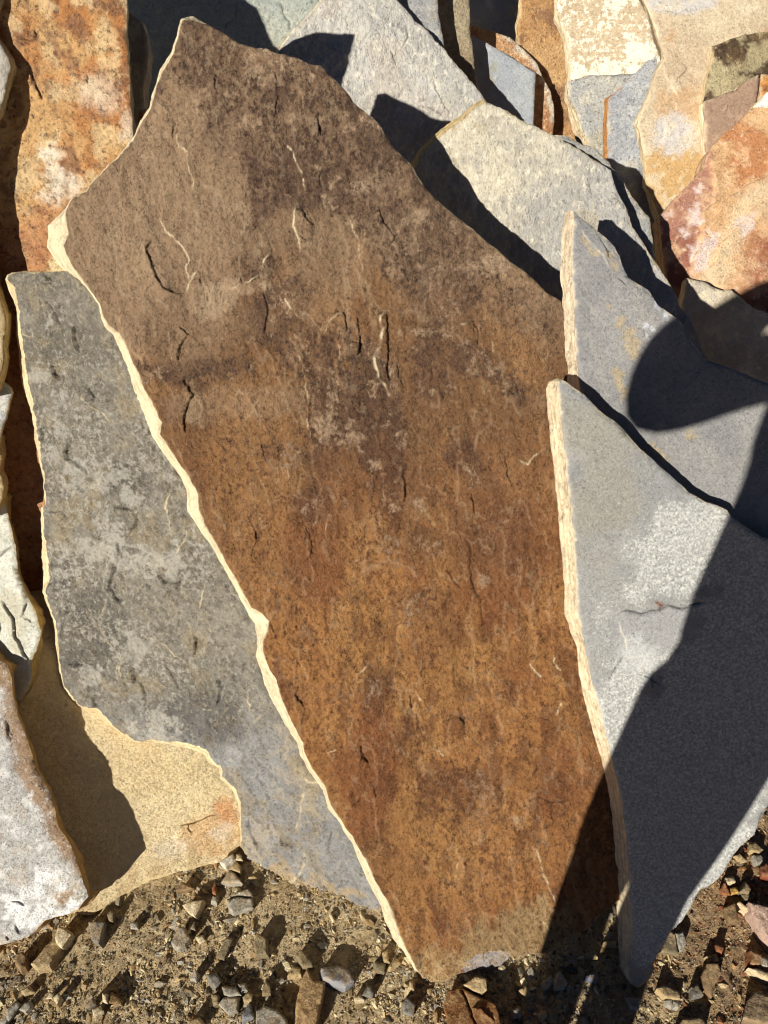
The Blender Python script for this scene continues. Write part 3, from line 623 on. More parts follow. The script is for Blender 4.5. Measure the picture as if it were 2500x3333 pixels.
slab('flagstone', 'tall orange sandstone slab with white and dark flecks at the top left', 'stone slab',
     [(-260, -140), (93, -160), (179, -232), (264, -262), (408, -258), (410, 0, 6, 0), (409, 90, 6, 0), (412, 160, 7, 0), (418, 217, 8, 0), (422, 298, 9, 0), (424, 353, 10, 0), (430, 434), (450, 700), (420, 1300), (420, 2000), (60, 2150), (-260, 2000)], PO, .045, col_o, 'orange', spacing=.0036, terrace=[(.0012, 20, 9, 0, 1, .05)],
     relief=((.003, 8, 4, 0, 1), (.0012, 40, 4, 0, 1)), edge=C(226, 206, 170), lines=(('S', [(96, 235), (112, 270), (118, 290), (140, 325)], 1), ('G', [(283, 240), (284, 275)], .9), ('S', [(112, 95), (118, 125), (100, 132), (60, 125)], .6)))
PY = plane3((304, 2975, ginv(2975) * 1.002), (710, 2807, ginv(2807) * 1.002), (140, 1900, .80 * B(1900)))
slab('flagstone', 'smooth yellow sandstone slab low on the left with a rust stain at its right end', 'stone slab',
     [(60, 1930), (240, 1900), (420, 2000), (700, 2300), (790, 2560), (796, 2660), (786, 2740), (781, 2758), (770, 2775), (710, 2807), (651, 2821), (575, 2840), (499, 2862), (434, 2894), (380, 2924), (347, 2948), (304, 2975), (270, 2976), (239, 2972), (152, 2994), (20, 3040), (-150, 3060), (-150, 2000)], PY, .035, col_y, 'pale', spacing=.005,
     relief=((.003, 7, 3, 0, 1), (.0008, 50, 3, 0, 1)), edge=C(226, 204, 150), lines=(('S', [(582, 2688), (620, 2680), (655, 2668), (705, 2650)], .7), ('L', [(575, 2690), (572, 2730), (580, 2750)], .4)))
PG = plane3((1250, 2975, ginv(2975) * .998), (800, 2802, ginv(2802) * .998), (150, 889, .965 * B(889)))
G_LINES = (
 ('L', [(362, 1950), (353, 1958), (331, 1991), (320, 2029), (328, 2061), (347, 2088), (374, 2121), (391, 2153), (401, 2197), (420, 2232)], 1.82), ('S', [(380, 1830), (372, 1870), (363, 1904), (374, 1942), (391, 1955), (418, 1955)], 1.61), ('L', [(418, 1955), (450, 1925), (480, 1885)], 0.44),
 ('L', [(470, 2070), (499, 2077), (542, 2094), (559, 2121), (586, 2148)], 0.87), ('L', [(556, 1590), (545, 1654), (548, 1698), (559, 1736)], 1.17), ('L', [(606, 1728), (590, 1770), (575, 1806)], 0.87), ('L', [(659, 1898), (654, 1947), (645, 1990)], 0.87), ('L', [(662, 1817), (689, 1871)], 0.87),
 ('S', [(375, 1645), (434, 1657), (448, 1676), (434, 1714), (415, 1741)], 1.46), ('S', [(510, 1874), (542, 1901), (586, 1896), (580, 1930)], 1.32), ('S', [(380, 1763), (392, 1795), (383, 1835)], 1.17), ('S', [(635, 2067), (637, 2110), (626, 2145)], 1.32), ('S', [(437, 2180), (432, 2228)], 1.46), ('S', [(271, 2259), (304, 2273), (315, 2300)], 1.46), ('S', [(711, 2205), (722, 2246), (700, 2305)], 1.32),
 ('L', [(797, 2255), (808, 2311), (827, 2354), (850, 2330)], 1.02), ('S', [(144, 885), (154, 900), (165, 922)], 1.46), ('S', [(238, 1060), (244, 1120), (255, 1150)], 1.46), ('S', [(155, 1190), (195, 1240)], 1.46), ('S', [(282, 1261), (312, 1300)], 1.32), ('S', [(221, 1435), (212, 1492), (239, 1505), (277, 1540)], 1.61), ('S', [(370, 1640), (377, 1650), (384, 1665)], 0.87),
 ('L', [(264, 1283), (293, 1318), (310, 1330), (345, 1350), (365, 1375)], 0.87), ('L', [(320, 1402), (332, 1440), (340, 1480)], 0.58), ('S', [(125, 1390), (137, 1415), (130, 1440)], 1.17), ('L', [(60, 1085), (80, 1096), (115, 1100)], 0.74), ('S', [(140, 975), (160, 1000), (185, 1030), (195, 1065)], 1.02), ('S', [(150, 1660), (205, 1670), (218, 1690)], 0.87), ('S', [(220, 2160), (240, 2168), (285, 2168)], 1.02),
 ('W', [(946, 2493), (984, 2509), (995, 2550), (1039, 2552)], 1.32), ('W', [(985, 2580), (976, 2612), (971, 2680), (960, 2720)], 1.17), ('W', [(984, 2775), (990, 2813), (974, 2845), (946, 2867), (944, 2905)], 1.32), ('S', [(908, 2730), (920, 2742), (949, 2745)], 1.17), ('S', [(812, 2660), (822, 2720), (842, 2742), (858, 2738)], 1.02), ('S', [(1080, 2710), (1065, 2770)], 0.74), ('S', [(1050, 2880), (1066, 2895)], 0.87), ('S', [(968, 2875), (990, 2895)], 0.87), ('S', [(440, 2215), (470, 2270), (466, 2350)], 0.87), ('L', [(655, 2310), (690, 2310)], 0.74), ('S', [(665, 2350), (690, 2358)], 1.17), ('S', [(540, 2170), (560, 2200), (590, 2250)], 0.74))
slab('flagstone', 'long grey slab mottled with lighter patches, leaning left of the big brown slab', 'stone slab',
     [(22, 906, -6, 3), (38, 890, -4, -1), (54, 884), (108, 887), (130, 887), (217, 881), (233, 889), (420, 1100), (700, 1600), (900, 2000), (1150, 2500), (1330, 2960), (1250, 2975), (1207, 2962), (1169, 2948), (1125, 2929), (1060, 2921), (1006, 2924), (957, 2916), (908, 2899), (887, 2867), (860, 2834), (827, 2815), (800, 2802), (792, 2791, -4, 3), (784, 2753, -5, 1), (787, 2666, -5, 1), (781, 2612, -5, 2), (765, 2574, -5, 2),
      (743, 2547, -5, 3), (721, 2531, -4, 4), (716, 2498, -3, 4), (678, 2476, -2, 4), (662, 2449, -2, 4), (651, 2446, -2, 4), (613, 2433, -2, 4), (542, 2419, -1, 4), (488, 2411, -1, 4), (434, 2411, -2, 4), (401, 2392, -3, 4), (374, 2370, -4, 4), (358, 2349, -4, 4), (331, 2321, -5, 4), (309, 2306, -4, 4), (271, 2300, -6, 4), (250, 2285, -20, 11), (225, 2250, -22, 16), (205, 2230, -8, 11), (196, 2197, -5, 1), (190, 2115, -7, 1), (184, 2061, -5, 1), (174, 2012, -5, 1),
      (158, 1974, -5, 2), (143, 1925, -5, 2), (146, 1871, -4, 1), (141, 1817, -4, 0), (138, 1654, -4, 0), (150, 1644, -3, 1), (143, 1559, -4, 1), (128, 1478, -4, 1), (115, 1413, -5, 1), (108, 1342, -5, 1), (90, 1288, -6, 2), (74, 1228, -6, 2), (65, 1147, -5, 1), (60, 1082, -5, 1), (55, 1017, -4, 1), (52, 979, -7, 2), (44, 940, -18, 3)], PG, .035, col_g, 'grey', spacing=.0025,
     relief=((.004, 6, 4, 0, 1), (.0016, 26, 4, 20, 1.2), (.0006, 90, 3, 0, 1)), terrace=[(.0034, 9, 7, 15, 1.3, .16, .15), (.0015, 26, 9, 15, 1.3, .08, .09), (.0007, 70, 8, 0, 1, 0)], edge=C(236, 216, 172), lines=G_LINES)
# left border stack
slab('flagstone', 'pale rough grey slab at the top left corner in front of the orange slab', 'stone slab',
     [(70, -175, 16, 0), (24, -60, 16, 0), (-18, 60, 16, 0), (-10, 125, 14, 0), (6, 146, 16, 0), (28, 185, 24, 10), (34, 215, 26, 6), (24, 260, 22, 6), (6, 330, 20, 0), (-12, 380, 18, 0), (-60, 470, 18, 0), (-100, 620, 18, 0), (-100, 900, 18, 0), (-900, 900), (-900, -560), (-250, -520), (-93, -400), (7, -215)], pk3((0, 200, .985), (-200, 200, .985), (0, 900, .965)), .04, col_mottle((196, 190, 176), (176, 170, 158), (214, 208, 196), (160, 146, 124), .2), 'rough', spacing=.006, edge=C(214, 198, 160), edge_part=False, relief=((.006, 10, 4, 0, 1),))
slab('flagstone', 'cream-edged stone at the left border beside the top of the long grey slab', 'stone slab',
     [(-240, 790), (-40, 800, 18, 0), (-20, 850, 18, 0), (-14, 940, 18, 0), (4, 985, 20, 0), (16, 1025, 22, 0), (18, 1060, 22, 0), (8, 1105, 24, 0), (8, 1175, 24, 0), (-2, 1225, 24, 0), (-24, 1290, 20, 0), (-240, 1290)], pk(.932), .04, col_mottle((204, 184, 142), (186, 164, 124), (220, 202, 164), (150, 124, 90), .2), 'rough', spacing=.006, edge=C(206, 182, 132), edge_part=False, relief=((.008, 14, 4, 0, 1),))
slab('flagstone', 'pointed light grey slab at the left border above the cracked pale slab', 'stone slab',
     [(-240, 1150), (-10, 1210, 0, -6), (10, 1240, 2, -4), (34, 1264, 4, 0), (38, 1277, 4, 0), (30, 1318, 3, 0), (20, 1359, 4, 0), (0, 1402, 6, 0), (-14, 1480, 6, 0), (-240, 1500)], pk(.905), .03, col_mottle((190, 190, 182), (178, 178, 174), (204, 202, 192), (186, 180, 164), .15), 'grey', spacing=.006, edge=C(190, 164, 116), edge_part=False, relief=((.003, 10, 3, 0, 1),))
slab('flagstone', 'thin tan slab at the left border just above the cracked pale slab', 'stone slab',
     [(-240, 1380), (-20, 1395, 14, 0), (-2, 1420, 16, 0), (4, 1480, 16, 0), (-4, 1530, 16, 0), (6, 1560, 18, 0), (8, 1590, 18, 0), (-2, 1640, 16, 0), (-26, 1680, 14, 0), (-240, 1680)], pk(.885), .03, col_mottle((190, 168, 126), (176, 152, 112), (204, 188, 150), (150, 124, 90), .15), 'rust', spacing=.006, edge=C(190, 164, 116), edge_part=False, relief=((.003, 10, 3, 0, 1),))
slab('flagstone', 'pale slab split by dark cracks at the left border in the middle of the picture', 'stone slab',
     [(-240, 1560), (-10, 1603), (12, 1618), (26, 1680, 9, 4), (42, 1757, 14, 0), (50, 1800, 12, 0), (56, 1850, 8, 0), (66, 1890, 10, 4), (80, 1925, 18, 6), (100, 1970, 36, 10), (120, 2015, 30, 10), (133, 2061, 4, 6), (117, 2115), (100, 2159), (101, 2202), (92, 2240), (70, 2280), (-240, 2320)], pk(.862), .035, col_mottle((204, 204, 188), (194, 194, 180), (214, 212, 198), (188, 182, 160), .12, 16, (150, 148, 136)), 'pale', spacing=.0045, edge=C(184, 158, 108),
     relief=((.003, 10, 3, 0, 1),), lines=(('G', [(-5, 1818), (20, 1795), (46, 1770)], 1.3), ('S', [(42, 1838), (60, 1870), (72, 1915), (84, 1950), (80, 1990), (76, 2012)], 1.2), ('S', [(76, 2012), (96, 2018), (100, 2030)], .8), ('S', [(2, 1950), (28, 1992), (46, 2016), (44, 2066), (60, 2090), (76, 2120), (100, 2160)], 1.4)))
slab('flagstone', 'grey and white stained thick slab in the lower left corner with a tan chipped side', 'stone slab',
     [(-260, 1620), (-80, 1800), (-32, 1850), (-22, 1930), (-10, 1980), (-14, 2050), (-30, 2090), (-8, 2150), (20, 2164), (34, 2200, 8, 0), (40, 2260, 12, 0), (56, 2332, 12, 0), (92, 2425, 16, 4), (112, 2504, 18, 4), (150, 2570, 16, 4), (170, 2620, 18, 4), (190, 2700, 22, 4), (220, 2740, 30, 16), (240, 2790, 34, 16), (262, 2850, 26, 14), (276, 2900, 18, 10), (282, 2921), (249, 2965), (200, 2982), (146, 2996), (119, 3024), (92, 3051), (33, 3068), (0, 3076), (-260, 3110)],
     plane3((0, 3076, ginv(3076) / .985), (288, 2920, pinv(PY, 288, 2920) / .948), (22, 2164, .884 * B(2164))), .055, col_h, 'grey', spacing=.0045, edge=C(196, 160, 108), relief=((.005, 6, 4, 0, 1), (.0012, 40, 4, 0, 1)), terrace=(.002, 7, 4, 0, 1, .2),
     lines=(('S', [(35, 2935), (60, 2938), (78, 2948)], .7), ('S', [(50, 3005), (60, 3025), (72, 3040)], .7), ('S', [(20, 3045), (40, 3066)], .6), ('S', [(22, 2340), (26, 2380), (36, 2410)], .9), ('S', [(95, 2455), (110, 2500), (135, 2560), (165, 2600), (160, 2640)], .8)), edge_jit=.003)
# the big brown slab
BROWN_LINES = (
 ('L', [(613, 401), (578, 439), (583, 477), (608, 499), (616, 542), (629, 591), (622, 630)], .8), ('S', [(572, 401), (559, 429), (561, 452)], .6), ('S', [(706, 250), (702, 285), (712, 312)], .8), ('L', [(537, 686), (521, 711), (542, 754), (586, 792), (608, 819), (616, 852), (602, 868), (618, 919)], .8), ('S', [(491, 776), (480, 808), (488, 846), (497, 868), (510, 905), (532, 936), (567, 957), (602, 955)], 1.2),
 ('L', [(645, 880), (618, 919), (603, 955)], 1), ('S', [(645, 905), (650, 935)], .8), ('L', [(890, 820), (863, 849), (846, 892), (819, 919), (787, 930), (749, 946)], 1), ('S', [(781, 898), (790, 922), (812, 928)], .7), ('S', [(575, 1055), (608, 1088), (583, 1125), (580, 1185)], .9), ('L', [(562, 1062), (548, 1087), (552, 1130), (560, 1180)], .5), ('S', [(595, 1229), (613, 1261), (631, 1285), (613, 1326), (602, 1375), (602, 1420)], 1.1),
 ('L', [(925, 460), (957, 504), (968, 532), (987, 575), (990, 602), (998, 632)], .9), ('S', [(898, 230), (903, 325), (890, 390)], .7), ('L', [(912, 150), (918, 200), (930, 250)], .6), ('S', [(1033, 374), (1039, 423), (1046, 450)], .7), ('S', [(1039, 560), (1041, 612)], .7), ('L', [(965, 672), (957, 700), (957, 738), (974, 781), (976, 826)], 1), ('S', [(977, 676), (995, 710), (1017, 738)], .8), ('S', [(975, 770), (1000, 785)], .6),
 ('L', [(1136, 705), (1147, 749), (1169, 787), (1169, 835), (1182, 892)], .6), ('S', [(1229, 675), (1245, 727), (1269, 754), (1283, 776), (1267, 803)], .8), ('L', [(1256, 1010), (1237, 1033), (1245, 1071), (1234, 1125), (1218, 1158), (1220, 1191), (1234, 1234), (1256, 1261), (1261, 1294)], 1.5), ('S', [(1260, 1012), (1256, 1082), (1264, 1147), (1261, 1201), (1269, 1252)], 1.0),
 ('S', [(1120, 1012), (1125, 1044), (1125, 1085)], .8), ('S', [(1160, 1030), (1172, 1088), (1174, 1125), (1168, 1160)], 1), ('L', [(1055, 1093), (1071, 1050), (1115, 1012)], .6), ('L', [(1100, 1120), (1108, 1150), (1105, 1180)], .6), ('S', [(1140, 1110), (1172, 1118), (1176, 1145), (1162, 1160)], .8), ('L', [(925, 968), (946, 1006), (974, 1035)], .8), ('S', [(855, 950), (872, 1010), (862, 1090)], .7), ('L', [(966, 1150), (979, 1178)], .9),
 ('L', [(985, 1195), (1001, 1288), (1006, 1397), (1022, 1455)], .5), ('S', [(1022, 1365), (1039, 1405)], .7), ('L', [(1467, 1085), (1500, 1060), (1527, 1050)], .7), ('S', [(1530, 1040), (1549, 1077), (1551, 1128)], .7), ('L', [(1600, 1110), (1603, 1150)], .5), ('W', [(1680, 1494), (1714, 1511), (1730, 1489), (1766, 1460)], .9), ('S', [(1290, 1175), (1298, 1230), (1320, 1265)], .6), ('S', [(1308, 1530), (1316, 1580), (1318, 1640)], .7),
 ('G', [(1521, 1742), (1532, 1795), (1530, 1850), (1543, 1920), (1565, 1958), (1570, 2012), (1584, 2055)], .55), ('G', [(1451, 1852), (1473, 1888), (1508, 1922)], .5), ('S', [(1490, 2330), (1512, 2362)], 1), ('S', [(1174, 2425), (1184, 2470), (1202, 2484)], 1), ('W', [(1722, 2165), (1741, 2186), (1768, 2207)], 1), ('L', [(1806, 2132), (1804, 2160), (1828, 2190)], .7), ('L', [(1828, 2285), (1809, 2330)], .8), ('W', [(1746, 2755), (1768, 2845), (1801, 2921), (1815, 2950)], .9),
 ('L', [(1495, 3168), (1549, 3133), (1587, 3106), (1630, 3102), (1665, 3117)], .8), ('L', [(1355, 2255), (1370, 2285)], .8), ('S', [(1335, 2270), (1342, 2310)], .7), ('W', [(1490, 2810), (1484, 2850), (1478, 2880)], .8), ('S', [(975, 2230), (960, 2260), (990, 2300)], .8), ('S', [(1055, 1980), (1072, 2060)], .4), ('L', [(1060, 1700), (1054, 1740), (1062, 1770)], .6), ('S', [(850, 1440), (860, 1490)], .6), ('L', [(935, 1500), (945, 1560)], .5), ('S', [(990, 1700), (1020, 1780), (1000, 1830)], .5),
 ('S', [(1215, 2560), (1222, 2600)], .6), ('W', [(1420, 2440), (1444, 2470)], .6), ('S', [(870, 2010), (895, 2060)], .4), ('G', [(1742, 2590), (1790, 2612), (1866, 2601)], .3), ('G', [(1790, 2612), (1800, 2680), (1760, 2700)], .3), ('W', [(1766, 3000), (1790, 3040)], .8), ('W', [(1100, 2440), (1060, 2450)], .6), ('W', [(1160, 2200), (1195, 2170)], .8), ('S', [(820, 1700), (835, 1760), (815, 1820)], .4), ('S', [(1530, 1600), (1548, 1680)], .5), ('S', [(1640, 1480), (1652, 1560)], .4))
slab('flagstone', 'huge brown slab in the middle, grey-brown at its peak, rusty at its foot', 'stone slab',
     [(593, 66, -4, -6), (629, 62, 0, -7), (657, 73, 2, -4), (705, 94), (743, 116), (776, 138), (825, 154), (868, 157), (900, 173), (914, 178), (957, 186), (1017, 211), (1044, 216), (1071, 246), (1104, 273), (1125, 295), (1147, 327), (1180, 355), (1212, 382), (1239, 409), (1256, 441), (1277, 474), (1315, 512), (1337, 534), (1359, 572), (1391, 615), (1424, 648), (1467, 686), (1505, 713), (1543, 745), (1576, 778), (1619, 810), (1663, 848), (1700, 875), (1741, 910), (1779, 946), (1826, 978),
      (1860, 1044), (1866, 1190), (1850, 1240), (1860, 1500), (1880, 1900), (1930, 2150), (1990, 2400), (2030, 2600), (2040, 2800), (2020, 2930), (1996, 2954), (1947, 2986), (1893, 3046), (1839, 3064), (1779, 3112), (1695, 3120), (1668, 3124), (1635, 3154), (1608, 3165), (1549, 3171), (1500, 3182), (1473, 3187), (1451, 3203), (1429, 3212, 0, 4), (1402, 3206, -4, 6), (1375, 3188, -10, 8), (1348, 3146, -12, 10), (1321, 3093, -12, 8), (1299, 3041, -22, 10), (1277, 2975, -26, 8), (1250, 2921, -20, 4), (1218, 2862, -20, 6), (1191, 2807, -16, 8), (1153, 2742, -6, 6), (1109, 2672, -6, 4), (1077, 2623, -12, 6), (1060, 2569, -8, 6),
      (1017, 2504, -12, 6), (990, 2449, -14, 6), (984, 2419, -16, 4), (952, 2360, -18, 6), (919, 2289, -24, 6), (898, 2213, -38, 10), (879, 2186, -24, 8), (865, 2153, -24, 6), (857, 2132, -22, 4), (852, 2092, -14, 8), (868, 2056, -34, 8), (873, 2023, -44, 6), (852, 2001, -42, 4), (814, 1980, -12, 6), (792, 1936, -12, 6), (760, 1877, -12, 6), (727, 1817, -14, 6), (694, 1757, -14, 6), (662, 1703, -20, 6), (646, 1654, -34, 6), (640, 1600, -34, 4), (635, 1587, -30, 4), (608, 1543, -22, 6), (575, 1500, -22, 6), (542, 1451, -22, 6), (521, 1413, -26, 6), (526, 1375, -42, 8), (510, 1348, -38, 8), (494, 1310, -38, 8),
      (467, 1267, -38, 6), (450, 1218, -36, 4), (423, 1169, -28, 6), (401, 1115, -26, 8), (380, 1082, -22, 6), (347, 1060, -10, 2), (331, 1028, -6, 2), (320, 984, -3, 4), (293, 946, -6, 4), (260, 903, -8, 4), (239, 879, -18, 10), (217, 835, -34, 14), (201, 797, -46, 8), (217, 760, -62, 4), (212, 727, -58, 8), (209, 700, -34, 14), (217, 678, -10, 4), (239, 646, -3, 0), (282, 624, 0, 0), (304, 591, 0, 0), (347, 548, 1, 1), (380, 515, 0, 0), (412, 477, -1, 0), (439, 439, -2, 0), (461, 391, -2, 0), (488, 347, -1, 0), (499, 304, -1, 0), (526, 228, -2, 0), (564, 168, -4, 0), (580, 108, -3, 0)],
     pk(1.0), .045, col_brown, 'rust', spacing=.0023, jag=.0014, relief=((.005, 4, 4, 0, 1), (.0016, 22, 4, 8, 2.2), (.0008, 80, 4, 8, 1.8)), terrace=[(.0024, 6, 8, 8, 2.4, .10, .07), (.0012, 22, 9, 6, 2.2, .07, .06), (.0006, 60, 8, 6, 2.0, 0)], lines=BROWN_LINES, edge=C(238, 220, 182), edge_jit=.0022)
# right-hand slabs
PD2 = pk3((1500, 500, .826), (2000, 700, .85), (1500, 1500, .826))
slab('flagstone', 'thin grey slab, a chipped strip behind the right edge of the cream-grey slab', 'stone slab',
     [(1650, 470), (1812, 436), (1850, 441), (1870, 455), (1897, 466), (1936, 474), (1950, 495), (1967, 514), (2007, 558), (2034, 598), (2058, 637), (2085, 676), (2109, 704), (2113, 719), (2120, 751), (2128, 806), (2134, 849), (2110, 1000), (1900, 1000), (1650, 700)], PD2, .02,
     col_mottle((170, 168, 160), (160, 160, 156), (190, 184, 166), (176, 166, 140), .2), 'grey', spacing=.005, edge_part=False, jag=.003, relief=((.002, 14, 3, 0, 1),))
slab('flagstone', 'large cream-grey rough slab with honey-coloured upper edge, right of the brown slab', 'stone slab',
     [(1345, 545, -8, -8), (1375, 492, -6, -8), (1420, 446, -6, -8), (1440, 428, -6, -8), (1496, 390, -6, -8), (1538, 352, -5, -7), (1578, 330, -3, -6), (1600, 335), (1654, 362), (1700, 388), (1736, 405), (1812, 446), (1882, 487), (1947, 525), (1990, 552), (1999, 586), (2015, 629), (2038, 668), (2050, 704), (2060, 735), (2085, 778), (2116, 825), (2132, 849), (2163, 888), (2183, 927), (2203, 966), (2214, 994), (2242, 1029), (2273, 1080), (2293, 1143), (2310, 1168), (2380, 1300), (2300, 1500), (1900, 1400), (1500, 1000)],
     pk3((1500, 500, .868), (1960, 800, .893), (1500, 1500, .868)), .03, col_d, 'rough', spacing=.0034, relief=((.004, 6, 4, 0, 1), (.0016, 30, 4, -40, 2.0), (.0009, 80, 3, 0, 1)), terrace=[(.0014, 8, 6, -35, 2, .1), (.0011, 34, 9, -35, 1.6, .1)], edge=C(226, 200, 146),
     lines=(('S', [(1845, 440), (1890, 475), (1935, 510)], .6), ('S', [(1900, 735), (1925, 760), (1950, 780), (1975, 830)], .6), ('S', [(1990, 620), (2030, 680)], .5), ('L', [(1945, 615), (1935, 650), (1930, 690)], .4)))
slab('flagstone', 'blue-grey slab with a tall cream layered left edge, behind the front right slab', 'stone slab',
     [(1871, 686, -32, 5), (1898, 710), (1936, 740), (1980, 778), (2001, 800), (2018, 827), (2034, 880), (2045, 902), (2110, 943), (2148, 997), (2213, 1041), (2251, 1106), (2300, 1171), (2400, 1205), (2500, 1247), (2760, 1330), (2760, 2000), (2300, 2000), (2000, 1700), (1920, 1500), (1896, 1300, -40, 0), (1888, 1262, -40, 4), (1882, 1210, -36, 0), (1873, 1125, -34, 0), (1872, 1040, -38, 0), (1868, 960, -38, 0), (1864, 900, -40, 0), (1862, 800, -34, 0), (1866, 740, -36, 4)],
     pk(1.04), .033, col_c, 'fine', spacing=.004, jag=.0015, relief=((.003, 5, 4, 0, 1), (.0012, 30, 4, -40, 2.4)), edge=C(234, 214, 182), edge_jit=.0018, rows=7,
     lines=(('S', [(1945, 770), (1990, 820)], .4), ('L', [(1885, 745), (1925, 790), (1955, 830), (1990, 870)], .4), ('S', [(2010, 900), (2040, 930)], .5)))
PF = plane3((2070, 3225, ginv(3225) * 1.0), (1800, 1235, .875), (2800, 1235, .875))
slab('flagstone', 'front right slab with striped cream left edge, pale speckled face, a shadow across it', 'stone slab',
     [(1820, 1242, -34, 0), (1832, 1236, -20, -4), (1855, 1250), (1882, 1272), (1904, 1288), (1953, 1337), (2001, 1370), (2034, 1402), (2088, 1462), (2142, 1511), (2197, 1559), (2251, 1606), (2300, 1635), (2338, 1646), (2370, 1662), (2387, 1687), (2430, 1717), (2468, 1741), (2500, 1757), (2760, 1850), (2760, 2400), (2560, 2540), (2494, 2640), (2470, 2690), (2456, 2722), (2440, 2735), (2410, 2762), (2390, 2788), (2360, 2842), (2340, 2868), (2310, 2890), (2286, 2898), (2270, 2918), (2250, 2960), (2225, 3000), (2186, 3036), (2160, 3078), (2146, 3103), (2128, 3140), (2124, 3172), (2112, 3195), (2085, 3215), (2075, 3218), (2058, 3208, -16, -4), (2040, 3175, -20, -20), (2052, 3120, -36, -10), (2058, 3060, -44, -4), (2054, 2960, -46, 0), (2050, 2840, -46, 0), (2040, 2720, -42, 0), (2022, 2600, -36, 0), (2005, 2520, -36, 0),
      (1985, 2440, -36, 4), (1962, 2350, -38, 4), (1940, 2270, -38, 6), (1920, 2190, -34, 6), (1905, 2100, -28, 6), (1888, 2030, -38, 0), (1880, 2000, -42, 0), (1878, 1900, -42, 0), (1870, 1780, -42, 0), (1860, 1660, -44, 0), (1848, 1560, -42, 0), (1838, 1450, -44, 0), (1826, 1350, -42, 0), (1816, 1265, -40, 0)],
     PF, .036, col_f, 'fine', spacing=.004, jag=.0012, relief=((.002, 5, 4, 0, 1), (.0009, 36, 4, 0, 1.2)), edge=C(238, 218, 182), edge_jit=.0016, rows=8,
     lines=(('G', [(2012, 2008), (2025, 1992), (2045, 1985), (2088, 1996), (2121, 1988), (2148, 1988), (2175, 1974), (2200, 1978), (2229, 1982), (2267, 1966), (2305, 1955)], .9), ('L', [(2012, 2012), (2034, 2077), (2045, 2121)], .5), ('G', [(2034, 2135), (2018, 2165), (2001, 2191), (1980, 2218)], .7), ('L', [(1974, 2229), (1962, 2290), (1960, 2350), (1974, 2441)], .4), ('G', [(2480, 2640), (2475, 2690)], .6), ('S', [(2070, 2195), (2110, 2205), (2145, 2230)], .4)))

# ------------------------------------------------------------------ ground
def ground_z(x, y):
    return (fbm(x, y, 7, 3, 901) - .5) * .016 + (fbm(x, y, 45, 4, 902) - .5) * .009 - .006
def make_ground():
    def axis(lo, hi, far, step):
        a = list(np.arange(lo, hi, step)); g = step; x = hi; r = []
        while x < far: r.append(x); g *= 1.25; x += g
        r.append(far); g = step; x = lo - step; l = []
        while x > -far: l.append(x); g *= 1.25; x -= g
        l.append(-far); return np.array(l[::-1] + a + r)
    X = axis(-.75, .85, 60, .0042); Y = axis(.2, .75, 60, .0042)
    gx, gy = np.meshgrid(X, Y); fx, fy = gx.ravel(), gy.ravel()
    z = ground_z(fx, fy) + (fbm(fx, fy, 170, 3, 903) - .5) * .0045 * (np.abs(fx) < 3)
    nx = len(X); F = [(r * nx + c, r * nx + c + 1, (r + 1) * nx + c + 1, (r + 1) * nx + c) for r in range(len(Y) - 1) for c in range(nx - 1)]
    n1 = fbm(fx, fy, 12, 4, 905); n2 = fbm(fx, fy, 70, 3, 906)
    col = mix(C(214, 188, 142), C(226, 202, 158), sm(.4, .62, n1)); col = mix(col, C(172, 144, 104), .5 * sm(.48, .64, n2))
    col = mix(col, C(150, 108, 76), .6 * sm(.42, .62, fx + (n1 - .5) * .3))
    me = make_mesh('ground', np.stack([fx, fy, z], -1), F, M['dirt_shade'], {'col': col, 'col2': np.tile(C(216, 192, 148), (len(fx), 1)), 'spk': np.full(len(fx), .3)}, np.zeros(3))
    tag(link('ground', me), None, None, None, 'structure')
M['dirt_shade'] = stone_mat('sandy_dirt', 0.36, 110, 120, 1.0, 0.009, spec=.1, rough=.95, facet=(220, .4, 480, .4))
make_ground()

